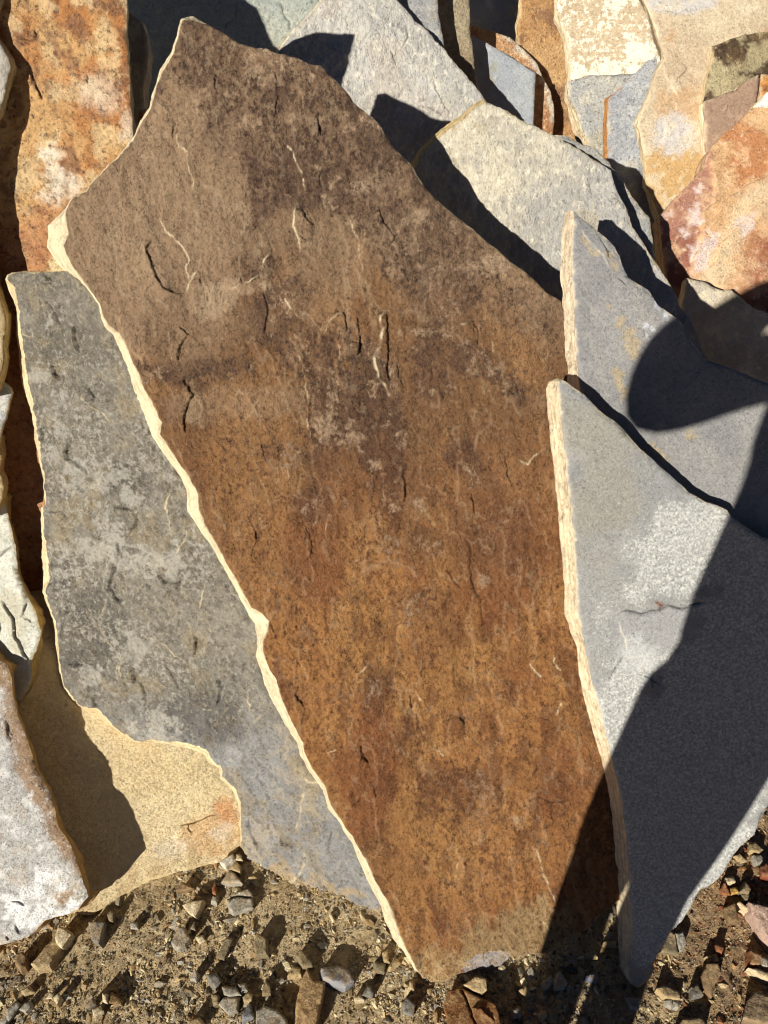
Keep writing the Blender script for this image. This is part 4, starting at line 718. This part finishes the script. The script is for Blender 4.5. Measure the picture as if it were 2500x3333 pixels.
import bmesh
def hull(seed, n=15):
    rg = random.Random(seed); bm = bmesh.new()
    for _ in range(n):
        v = Vector((rg.gauss(0, 1), rg.gauss(0, 1), rg.gauss(0, 1))).normalized() * rg.uniform(.75, 1.1)
        bm.verts.new((v.x * rg.uniform(.8, 1.25), v.y * .8, v.z * .6))
    r = bmesh.ops.convex_hull(bm, input=bm.verts)
    bmesh.ops.delete(bm, geom=[g for g in r['geom_interior'] if isinstance(g, bmesh.types.BMVert)], context='VERTS')
    bm.verts.ensure_lookup_table(); bm.verts.index_update()
    V = np.array([v.co[:] for v in bm.verts]); F = [[v.index for v in f.verts] for f in bm.faces]; bm.free(); return V, F
def gravel():
    T = [hull(i, 12 + i % 6) for i in range(24)]; rg = np.random.RandomState(5)
    PAL = np.array([C(214, 192, 146), C(200, 174, 128), C(226, 210, 168), C(168, 156, 134), C(138, 126, 104), C(188, 162, 118), C(112, 100, 80), C(190, 182, 164), C(170, 140, 98)])
    RUST = np.array([C(166, 116, 78), C(146, 94, 64), C(196, 156, 106), C(138, 106, 80), C(206, 182, 138)])
    VV, FF, CC = [], [], []; base = 0
    T = [(hull(100 + i, 8), 3300, 0) for i in range(24)] + [(h_, 800, 1) for h_ in T]
    for (V, F), n, big in T:
        x = rg.uniform(-.78, .88, n); y = rg.uniform(.2, .72, n); far = np.arange(n) > n * .96
        x[far] = rg.uniform(-1.6, 1.7, far.sum()); y[far] = rg.uniform(-.7, .3, far.sum())
        r = .0026 * (1 - rg.rand(n) * .97) ** -.42 if big else .0011 * (1 - rg.rand(n) * .95) ** -.35; r[far] *= 1.6; r = np.minimum(r, .0105)
        dens = fbm(x, y, 9, 3, 77); keep = rg.rand(n) > sm(.48, .66, dens) * (.8 if big else .25)
        x, y, r = x[keep], y[keep], r[keep]; n = len(x)
        a = rg.uniform(0, 6.283, n); t = rg.uniform(-.6, .6, n); sc = np.stack([rg.uniform(.8, 1.45, n), rg.uniform(.7, 1.1, n), rg.uniform(.65, 1.2, n)], -1)
        W = V[None] * (r[:, None] * sc)[:, None, :]
        ct, st, ca, sa = np.cos(t)[:, None], np.sin(t)[:, None], np.cos(a)[:, None], np.sin(a)[:, None]
        X, Y, Z = W[..., 0], W[..., 1] * ct - W[..., 2] * st, W[..., 1] * st + W[..., 2] * ct
        X, Y = X * ca - Y * sa, X * sa + Y * ca
        W = np.stack([X + x[:, None], Y + y[:, None], Z + (ground_z(x, y) + r * (.1 if big else .3))[:, None]], -1)
        rust = rg.rand(n) < .65 * sm(.44, .62, x + (fbm(x, y, 8, 3, 55) - .5) * .3)
        c = np.where(rust[:, None], RUST[rg.randint(len(RUST), size=n)], PAL[rg.randint(len(PAL), size=n)]) * rg.uniform(.75, 1.12, n)[:, None]
        nv = len(V); VV.append(W.reshape(-1, 3)); CC.append(np.repeat(c, nv, 0))
        off = base + nv * np.arange(n)
        for f in F: FF += (off[:, None] + np.array(f)[None]).tolist()
        base += nv * n
    VV = np.concatenate(VV); CC = np.concatenate(CC)
    me = make_mesh('gravel', VV, FF, M['pebble'], {'col': CC, 'col2': CC * .7, 'spk': np.full(len(VV), .2)}, np.zeros(3), False)
    tag(link('gravel', me), None, None, None, 'stuff')
gravel()

# ------------------------------------------------------------------ stones one could pick up, each its own thing
def hplane(cx, cy, h, tx, ty):
    def at(x, y, z):
        d = ray(x, y); return d, (z - CAM[2]) / d[2]
    d, t = at(np.array(cx), np.array(cy), h); P0 = CAM + d * t
    n = np.array([-tx, -ty, 1.0]); pts = []
    for x, y in ((cx - 40, cy), (cx + 40, cy), (cx, cy + 40)):
        d = ray(np.array(x), np.array(y)); t = ((P0 - CAM) @ n) / (d @ n); pts.append((x, y, 1 / t))
    return plane3(*pts)
TAN, CRM, GRY, DGR, BRN, RST, OLV, PNK, WHT, BLU = (192, 168, 124), (220, 202, 162), (176, 168, 150), (134, 128, 116), (152, 124, 90), (166, 110, 72), (142, 128, 98), (204, 172, 152), (232, 222, 200), (156, 154, 154)
def stone(label, pts, c, h=None, name='stone', lines=(), tilt=None, mat='pebble', c2=None):
    rg = random.Random(len(label) * 7 + int(pts[0][0])); p = np.array(pts, float); cx, cy = p.mean(0); w = min(np.ptp(p[:, 0]), np.ptp(p[:, 1])) * .00058
    hh = h if h else min(.024, max(.006, w * .42))
    tx, ty = tilt if tilt else (rg.uniform(-.22, .12), rg.uniform(-.2, .15))
    c2 = c2 or tuple(max(0, v - 34) for v in c); lt = tuple(min(255, v + 18) for v in c)
    return slab(name, label, 'stone', pts, hplane(cx, cy, hh, tx, ty), hh + .012, col_mottle(c, tuple(int(v * .92) for v in c), lt, c2, .2, 60), mat, edge=C(*tuple(int(v * .96) for v in c)), spacing=.0026, jag=.0011, back_spread=.0022,
                relief=((.0022, 40, 3, 0, 1), (.0007, 160, 3, 0, 1)), edge_part=False, lip=.0026, edge_jit=.0012, rows=3, group='loose stones lying on the gravel', lines=lines)
STONES = [
 ('long cream stone with a raised pale end, below the lower left slab', [(99, 3137), (127, 3104), (178, 3044), (196, 3026), (220, 3052), (196, 3086), (160, 3143), (121, 3152)], TAN, .014),
 ('pale block lying on the far end of the long cream stone', [(178, 3050), (190, 3014), (214, 3024), (234, 3040), (200, 3084), (184, 3070)], CRM, .024),
 ('dark grey tapering stone just below the left tip of the yellow slab', [(286, 2999), (341, 2999), (332, 3038), (320, 3071), (295, 3059)], DGR, .016),
 ('brown squarish stone left of the long cream stone', [(50, 3104), (75, 3095), (90, 3116), (81, 3143), (65, 3152), (48, 3134)], BRN, .018),
 ('small rounded brown-grey stone right of the dark grey tapering stone', [(347, 2978), (362, 2960), (374, 2972), (368, 3002), (353, 2999)], OLV, .012),
 ('small pale stone in sand, far below the middle of the yellow slab', [(422, 3002), (446, 3000), (450, 3024), (425, 3022)], GRY, .006),
 ('flat tan-grey stone near the left border, above two light grey stones', [(69, 3222), (96, 3204), (112, 3225), (81, 3237)], TAN, .008),
 ('long light grey stone nearest the lower left corner', [(21, 3314), (21, 3285), (54, 3261), (69, 3267), (39, 3309), (27, 3323)], GRY, .009),
 ('flat light grey stone beside the long light grey one at the lower left', [(60, 3285), (78, 3264), (99, 3259), (99, 3274), (81, 3296)], GRY, .009),
 ('small cream stone left of a twin, at the lower left', [(148, 3252), (163, 3228), (176, 3234), (168, 3248)], CRM, .01),
 ('small yellowish stone right of its twin, at the lower left', [(172, 3246), (190, 3228), (200, 3243), (184, 3268)], CRM, .012),
 ('small slate-dark stone on top of a pale flat one at the lower left', [(283, 3267), (304, 3244), (310, 3267), (286, 3283)], DGR, .014),
 ('pale flat stone under the small slate-dark one at the lower left', [(298, 3285), (326, 3271), (336, 3288), (307, 3311)], CRM, .008),
 ('narrow cream stone standing by a flat brown one at the lower left', [(332, 3231), (350, 3238), (347, 3262), (334, 3256)], CRM, .013),
 ('flat brown stone right of a narrow cream one at the lower left', [(357, 3228), (395, 3247), (394, 3271), (355, 3263)], BRN, .007),
 ('cream-white block leaning on the right tip of the yellow slab', [(712, 2803), (757, 2777), (763, 2795), (733, 2824)], WHT, .024),
 ('small cream chip between the white block and the long grey slab', [(764, 2798), (770, 2779), (784, 2782), (790, 2800)], CRM, .02),
 ('tan wedge below the cream chip at the right tip of the yellow slab', [(745, 2827), (769, 2801), (784, 2822), (781, 2838)], TAN, .016),
 ('grey triangular stone below the right tip of the yellow slab', [(719, 2872), (748, 2829), (768, 2846), (787, 2872)], GRY, .018),
 ('brown triangular stone below the middle of the yellow slab', [(570, 2899), (592, 2869), (627, 2889), (600, 2897)], BRN, .013),
 ('bright cream stone with a dark back, tilted to the sun', [(592, 2945), (613, 2934), (661, 2929), (649, 2958), (634, 2983), (610, 2970)], CRM, .024),
 ('small rust-red stone standing upright above a small grey one', [(688, 2895), (700, 2869), (706, 2892), (703, 2912), (690, 2908)], RST, .014),
 ('small grey stone right below the rust-red upright one', [(687, 2930), (694, 2913), (709, 2918), (706, 2939)], GRY, .01),
 ('big grey stone crossed by a dark crack, left of the long grey slab\'s foot', [(739, 2931), (760, 2910), (781, 2899), (806, 2893), (823, 2910), (826, 2955), (781, 2967), (760, 2974), (745, 2958)], GRY, .02, 'stone', (('G', [(742, 2926), (775, 2915), (800, 2918), (824, 2922)], 1.2),)),
 ('light grey egg-shaped stone left of a dark hollow', [(567, 3084), (556, 3066), (582, 3018), (598, 3014), (618, 3051), (600, 3075), (582, 3086)], GRY, .018),
 ('dark upright splinter right of the light grey egg-shaped stone', [(616, 3023), (634, 2995), (638, 3029)], DGR, .016),
 ('small cream stone right below the dark upright splinter', [(637, 3048), (661, 3043), (669, 3060), (649, 3072)], CRM, .011),
 ('brown-grey block half sunk in the dark hollow', [(824, 3066), (839, 3036), (869, 3054), (869, 3106), (830, 3111)], OLV, .02),
 ('long olive-grey stone left of the dark hollow', [(707, 3114), (736, 3051), (763, 3052), (745, 3090), (730, 3123)], OLV, .012),
 ('mottled slate stone touching two light grey stones, bottom left of centre', [(685, 3196), (672, 3170), (703, 3167), (723, 3193), (703, 3216)], DGR, .013),
 ('light grey stone above the larger light grey one, bottom left of centre', [(721, 3208), (769, 3212), (786, 3238), (745, 3242), (727, 3232)], GRY, .015),
 ('largest light grey stone of the bottom left cluster', [(727, 3246), (778, 3246), (771, 3290), (745, 3304), (711, 3268)], GRY, .014),
 ('pale rounded stone right of the light grey cluster', [(775, 3202), (802, 3197), (808, 3223), (784, 3234)], GRY, .012),
 ('tan rounded stone below the pale rounded one', [(790, 3244), (806, 3226), (826, 3235), (819, 3259), (793, 3261)], TAN, .012),
 ('olive stone standing right of the tan rounded stone', [(854, 3214), (866, 3185), (885, 3214), (882, 3237), (854, 3240)], OLV, .014),
 ('olive-tan stone left of the largest light grey stone', [(685, 3232), (715, 3238), (711, 3268), (693, 3276)], OLV, .014),
 ('grey wedge-shaped stone left of the big grey bottom stone', [(786, 3304), (815, 3254), (826, 3308), (790, 3325)], BLU, .012),
 ('big grey stone cut by the bottom of the picture, left of the plank-like stone', [(833, 3288), (860, 3272), (902, 3286), (934, 3317), (945, 3370), (900, 3400), (833, 3380)], GRY, .022),
 ('tan stone at the bottom border, left of the big grey stone', [(611, 3322), (649, 3309), (666, 3335), (640, 3360), (608, 3350)], TAN, .012),
 ('tan-grey stone with a dark side above the bottom left cluster', [(619, 3186), (634, 3152), (648, 3172), (638, 3195)], GRY, .015),
 ('long plank-like brown stone with fine grain at the bottom, left of the brown slab\'s foot', [(958, 3370), (963, 3264), (979, 3201), (1000, 3151), (1021, 3190), (1058, 3195), (1052, 3243), (1037, 3306), (1020, 3370)], (186, 152, 106), .018),
 ('blue-grey flat stone with a bright lower edge beside the plank-like stone', [(1044, 3148), (1105, 3141), (1136, 3157), (1154, 3190), (1126, 3208), (1079, 3192), (1052, 3182)], BLU, .018),
 ('olive wedge-shaped stone above the plank-like stone', [(963, 3111), (979, 3088), (1018, 3127), (1018, 3145), (987, 3150)], OLV, .02),
 ('tan stone left of the olive wedge above the plank-like stone', [(935, 3176), (953, 3141), (980, 3148), (980, 3171)], TAN, .013),
 ('grey-brown flat stone midway between the plank-like stone and the brown slab\'s foot', [(1220, 3130), (1257, 3136), (1253, 3166), (1226, 3161)], OLV, .008),
 ('light flat stone beside the grey-brown one near the brown slab\'s foot', [(1267, 3145), (1289, 3115), (1304, 3132), (1273, 3150)], TAN, .008),
 ('grey angular stone below and right of the blue-grey flat stone', [(1177, 3239), (1199, 3204), (1217, 3232), (1211, 3245)], DGR, .012),
 ('cream flat stone left of the grey angular one', [(1151, 3245), (1173, 3235), (1186, 3253), (1157, 3260)], CRM, .008),
 ('dark slate stone left below the tip of the brown slab', [(1310, 3271), (1325, 3246), (1354, 3269), (1348, 3308), (1315, 3297)], DGR, .016),
 ('thin cream splinter in the sand below the long grey slab', [(1072, 2976), (1078, 2968), (1091, 2996), (1084, 3004)], CRM, .008),
 ('tan stone just left of the tip of the brown slab', [(1331, 3192), (1352, 3195), (1348, 3224), (1331, 3218)], TAN, .012),
 ('slim tan stone left of the lower edge of the brown slab', [(1247, 3098), (1262, 3088), (1270, 3132), (1252, 3129)], TAN, .012),
 ('big rust-brown cracked stone at the bottom under the tip of the brown slab', [(1443, 3271), (1458, 3222), (1498, 3212), (1519, 3223), (1548, 3238), (1615, 3267), (1632, 3320), (1645, 3400), (1470, 3400)], (150, 106, 66), .024, 'stone', (('G', [(1500, 3212), (1518, 3250), (1535, 3300), (1550, 3340)], 1.2), ('S', [(1535, 3280), (1570, 3290), (1610, 3325)], 1))),
 ('tan lump between the grey chip of the brown slab and the rust-brown stone', [(1510, 3204), (1548, 3177), (1584, 3185), (1584, 3221), (1569, 3238), (1535, 3221)], TAN, .022),
 ('small grey stone at the border of the shade right of the rust-brown stone', [(1664, 3288), (1695, 3276), (1697, 3313), (1670, 3318)], GRY, .014),
 ('slim tan splinter at the border of the shade below the brown slab', [(1692, 3221), (1712, 3200), (1731, 3240), (1720, 3246)], TAN, .01),
 ('pointed stone in the deep shade, right one of two below the brown slab', [(1805, 3193), (1823, 3157), (1848, 3200), (1837, 3220), (1808, 3220)], GRY, .014),
 ('angular stone in the deep shade, left one of two below the brown slab', [(1758, 3202), (1796, 3171), (1805, 3196), (1773, 3229)], GRY, .012),
 ('flat stone in the shade between the brown slab and the front right slab', [(1905, 3102), (1936, 3094), (1948, 3114), (1908, 3116)], TAN, .01),
 ('blue-black stone in the shade left of the front right slab\'s foot', [(1908, 3175), (1936, 3160), (1952, 3182), (1941, 3198)], (110, 116, 134), .014),
 ('flat grey stone in the shade right under the front right slab\'s foot', [(2036, 3243), (2087, 3248), (2079, 3284), (2055, 3275)], GRY, .012),
 ('flat tan stone in the shade close beside the front right slab\'s striped edge', [(1972, 3064), (2009, 3066), (2006, 3084), (1977, 3080)], TAN, .008),
 ('grey-tan flat stone at the lower right edge of the front right slab', [(2152, 3098), (2181, 3030), (2199, 3036), (2211, 3109)], OLV, .014),
 ('narrow grey-tan stone split off the flat one by the front right slab', [(2201, 3036), (2226, 3034), (2237, 3064), (2226, 3093), (2213, 3098)], GRY, .012),
 ('big pink stone with a cream rim at the right border', [(2438, 2934), (2510, 2953), (2560, 3010), (2540, 3100), (2490, 3040), (2467, 3002), (2448, 2970)], PNK, .028),
 ('round brown stone in the middle of the rusty gravel', [(2284, 3175), (2303, 3134), (2340, 3134), (2351, 3164), (2326, 3211), (2317, 3248), (2289, 3211)], BRN, .016),
 ('flat tan oblong stone below the grey-tan ones at the lower right', [(2139, 3216), (2158, 3203), (2213, 3225), (2215, 3252), (2162, 3243)], TAN, .014),
 ('small grey stone, left of a pair below the tan oblong stone', [(2166, 3257), (2190, 3248), (2187, 3279), (2170, 3272)], GRY, .01),
 ('small grey stone, right of a pair below the tan oblong stone', [(2193, 3257), (2217, 3257), (2210, 3284), (2196, 3277)], GRY, .01),
 ('dark slate stone between the tan oblong stone and the round brown one', [(2252, 3211), (2272, 3198), (2292, 3237), (2258, 3243)], DGR, .014),
 ('large flat brown stone in the lower right corner', [(2420, 3311), (2431, 3257), (2458, 3225), (2540, 3250), (2560, 3340), (2480, 3330)], (150, 128, 98), .022),
 ('wide tan stone cut by the bottom border at the lower right', [(2200, 3345), (2222, 3318), (2285, 3312), (2303, 3340), (2290, 3390), (2220, 3390)], TAN, .018),
 ('cream blade-shaped stone at the right border above the large flat brown stone', [(2438, 3148), (2476, 3153), (2530, 3179), (2510, 3190), (2467, 3170)], CRM, .018),
 ('thin cream stick left of the big pink stone', [(2402, 2937), (2410, 2930), (2447, 2960), (2440, 2970)], CRM, .014),
 ('olive flat stone above the big pink stone', [(2416, 2911), (2440, 2898), (2449, 2932), (2426, 2929)], OLV, .012),
 ('rust-orange stone below the big pink stone', [(2448, 3093), (2481, 3107), (2478, 3148), (2443, 3138)], RST, .014),
 ('pale tan stone above and right of the round brown one', [(2302, 3111), (2335, 3103), (2342, 3123), (2316, 3129)], TAN, .01),
 ('brown stone standing between the front right slab and the pink stone', [(2362, 2952), (2394, 2934), (2405, 2995), (2376, 3007)], BRN, .014),
 ('pale grey stone at the right border between the rust-orange stone and the cream blade', [(2478, 3112), (2505, 3121), (2500, 3146), (2484, 3142)], GRY, .016),
 ('small orange stone above the pale tan one at the right', [(2330, 3073), (2358, 3080), (2351, 3098), (2334, 3092)], RST, .012),
 ('tan stone at the top of the gravel on the right', [(2438, 2745), (2459, 2738), (2488, 2763), (2473, 2775), (2440, 2767)], TAN, .012),
 ('light grey curved stone below the topmost tan one on the right', [(2454, 2782), (2481, 2782), (2487, 2806), (2462, 2815)], GRY, .012),
 ('red-brown stone at the right border', [(2478, 2819), (2496, 2808), (2515, 2850), (2481, 2845)], (140, 76, 52), .02),
 ('tan oblong stone touching the upper right gravel edge of the front right slab', [(2395, 2784), (2409, 2775), (2435, 2802), (2418, 2808)], TAN, .01),
 ('rust stone close under the front right slab\'s lower right edge', [(2344, 2896), (2360, 2870), (2380, 2912), (2352, 2911)], RST, .012),
 ('olive triangular stone left of the red-brown one', [(2414, 2898), (2429, 2868), (2448, 2893), (2440, 2908)], OLV, .02),
 ('cream stone close under the front right slab\'s lower right edge', [(2362, 2857), (2389, 2852), (2395, 2868), (2370, 2874)], CRM, .012),
 ('golden stone next to the rust one under the front right slab', [(2382, 2890), (2402, 2886), (2406, 2904), (2384, 2908)], (206, 160, 86), .012)]
for s_ in STONES: stone(*s_)

# ------------------------------------------------------------------ the photographer, whose shadow lies across the slabs
def plain(name, c, rough=.8, spec=.2, grain=.1):
    m, nt, b = nodes_of(name, rough, spec); n = nt.nodes.new('ShaderNodeTexNoise'); n.inputs['Scale'].default_value = 180
    mx = nt.nodes.new('ShaderNodeMix'); mx.data_type = 'RGBA'; nt.links.new(n.outputs[0], mx.inputs['Factor'])
    mx.inputs[6].default_value = (*(c * (1 - grain)), 1); mx.inputs[7].default_value = (*(c * (1 + grain)), 1); nt.links.new(mx.outputs[2], b.inputs['Base Color']); return m
def skinned(name, joints, bones, mat, parent=None, loc=None, root=0, lv=2):
    me = bpy.data.meshes.new(name); me.from_pydata([j[0] for j in joints], bones, []); me.materials.append(mat)
    o = link(name, me, parent, loc); sk = o.modifiers.new('skin', 'SKIN'); sk.use_smooth_shade = True
    for i, j in enumerate(joints):
        d = me.skin_vertices[0].data[i]; r = j[1]; d.radius = r if isinstance(r, tuple) else (r, r); d.use_root = i == root
    sb = o.modifiers.new('smooth', 'SUBSURF'); sb.levels = lv; sb.render_levels = lv
    return o
def photographer():
    ox, oy = 0.0, -0.20
    root = bpy.data.objects.new('person', None); scene.collection.objects.link(root); root.location = (ox, oy, 0)
    tag(root, 'photographer in dark jacket and trousers holding a phone up with both hands', 'person', None, 'thing')
    skin = plain('skin', C(196, 148, 120), .55, .35, .05); cloth = plain('navy_jacket_cloth', C(46, 52, 66), .9); trou = plain('dark_trouser_cloth', C(52, 50, 48), .9); hairm = plain('dark_hair', C(44, 32, 24), .6); shoe = plain('brown_shoe_leather', C(70, 50, 36), .5); ph = plain('black_phone_glass', C(20, 20, 22), .2, .5)
    # body: neck, head and hands in one continuous surface under the clothes
    J = [((0, 0, .98), (.105, .08)), ((0, 0, 1.2), (.10, .075)), ((0, 0, 1.40), (.11, .07)), ((0, .01, 1.49), (.052, .055)), ((0, .03, 1.56), (.062, .075)), ((0, .035, 1.64), (.072, .09)), ((0, .03, 1.71), (.05, .065))]
    Bn = [(0, 1), (1, 2), (2, 3), (3, 4), (4, 5), (5, 6)]
    def chain(start, pts):
        k = start
        for p in pts: J.append(p); Bn.append((k, len(J) - 1)); k = len(J) - 1
        return k
    chain(4, [((0, .112, 1.60), .016)])                                # nose
    for s in (-1, 1):
        chain(5, [((s * .078, .02, 1.625), (.012, .022))])              # ears
        hip = chain(0, [((s * .065, 0, .90), .075), ((s * .062, .02, .50), .052), ((s * .058, -.01, .30), .046), ((s * .055, -.03, .09), .034), ((s * .06, .06, .04), .032), ((s * .062, .13, .03), .026)])
        el = ((s * .254, .125, 1.345), .040)
        w = chain(2, [((s * .125, .0, 1.485), .045), ((s * .19, .06, 1.45), .04), el, ((s * .17, .165, 1.50), .032), ((s * .095, .185, 1.545), (.020, .028))])
        palm = chain(w, [((s * .078, .182, 1.552), (.014, .034))])
        for f, (dz, ln) in enumerate(((.028, .060), (.010, .068), (-.008, .064), (-.025, .050))):
            chain(palm, [((s * .070, .186, 1.552 + dz), .0085), ((s * (.070 - ln * .25), .196, 1.552 + dz), .008), ((s * (.070 - ln * .62), .198, 1.552 + dz), .007)])
        chain(palm, [((s * .070, .168, 1.535), .010), ((s * .050, .172, 1.528), .009), ((s * .036, .176, 1.530), .008)])
    b = skinned('body', J, Bn, skin, root, None, 0, 2)
    # trousers and jacket
    TJ = [((0, 0, 1.0), (.122, .09)), ((0, 0, .93), (.12, .092))]; TB = [(0, 1)]
    for s in (-1, 1):
        for i, (x, y, z, r) in enumerate(((.066, 0, .84, .076), (.066, .015, .60, .064), (.056, .012, .45, .048), (.055, -.01, .28, .046), (.055, -.025, .12, .048))):
            TJ.append(((s * x, y, z), r)); TB.append((1 if i == 0 else len(TJ) - 2, len(TJ) - 1))
    skinned('trousers', TJ, TB, trou, root, None, 1)
    JJ = [((0, 0, .92), (.114, .09)), ((0, 0, 1.05), (.128, .094)), ((0, 0, 1.2), (.136, .096)), ((0, 0, 1.33), (.160, .105)), ((0, 0, 1.43), (.126, .08)), ((0, .005, 1.50), (.066, .060))]; JB = [(0, 1), (1, 2), (2, 3), (3, 4), (4, 5)]
    for s in (-1, 1):
        for i, (x, y, z, r) in enumerate(((.125, .0, 1.495, .050), (.190, .06, 1.444, .052), (.254, .125, 1.342, .086), (.246, .150, 1.43, .070), (.165, .168, 1.512, .046), (.125, .18, 1.535, .038))):
            JJ.append(((s * x, y, z), r)); JB.append((4 if i == 0 else len(JJ) - 2, len(JJ) - 1))
    skinned('jacket', JJ, JB, cloth, root, None, 2)
    skinned('hair', [((0, -.03, 1.60), (.066, .06)), ((0, -.012, 1.68), (.076, .084)), ((0, .02, 1.735), (.055, .07))], [(0, 1), (1, 2)], hairm, root, None, 1)
    for s in (-1, 1): skinned('shoe', [((s * .055, -.05, .045), (.042, .04)), ((s * .06, .05, .04), (.046, .036)), ((s * .064, .14, .03), (.04, .026))], [(0, 1), (1, 2)], shoe, root, None, 1)
    for s in (-1, 1):                                                   # eyes and lips as small shapes set into the face
        skinned('eye', [((s * .030, .112, 1.632), .009), ((s * .036, .110, 1.632), .008)], [(0, 1)], plain('eye_white', C(225, 222, 215), .3), root, None, 0, 1)
    skinned('lips', [((-.02, .104, 1.555), .006), ((0, .110, 1.556), .007), ((.02, .104, 1.555), .006)], [(0, 1), (1, 2)], plain('lip_skin', C(170, 100, 92), .5), root, None, 1, 1)
    # the phone: held just behind the point the picture is taken from
    bm = bmesh.new(); bmesh.ops.create_cube(bm, size=1.0)
    for v_ in bm.verts: v_.co = Vector((v_.co.x * .147, v_.co.y * .072, v_.co.z * .008))
    bmesh.ops.bevel(bm, geom=bm.edges[:] + bm.verts[:], offset=.003, segments=2, affect='EDGES', profile=.5)
    me = bpy.data.meshes.new('phone'); bm.to_mesh(me); bm.free(); me.materials.append(ph)
    p = link('phone', me, None, tuple(CAM - FWD * .012 + UP * 0.0)); p.rotation_euler = (math.pi / 2 - PITCH, 0, 0)
    tag(p, 'black phone held up by the photographer', 'phone', None, 'thing')
photographer()
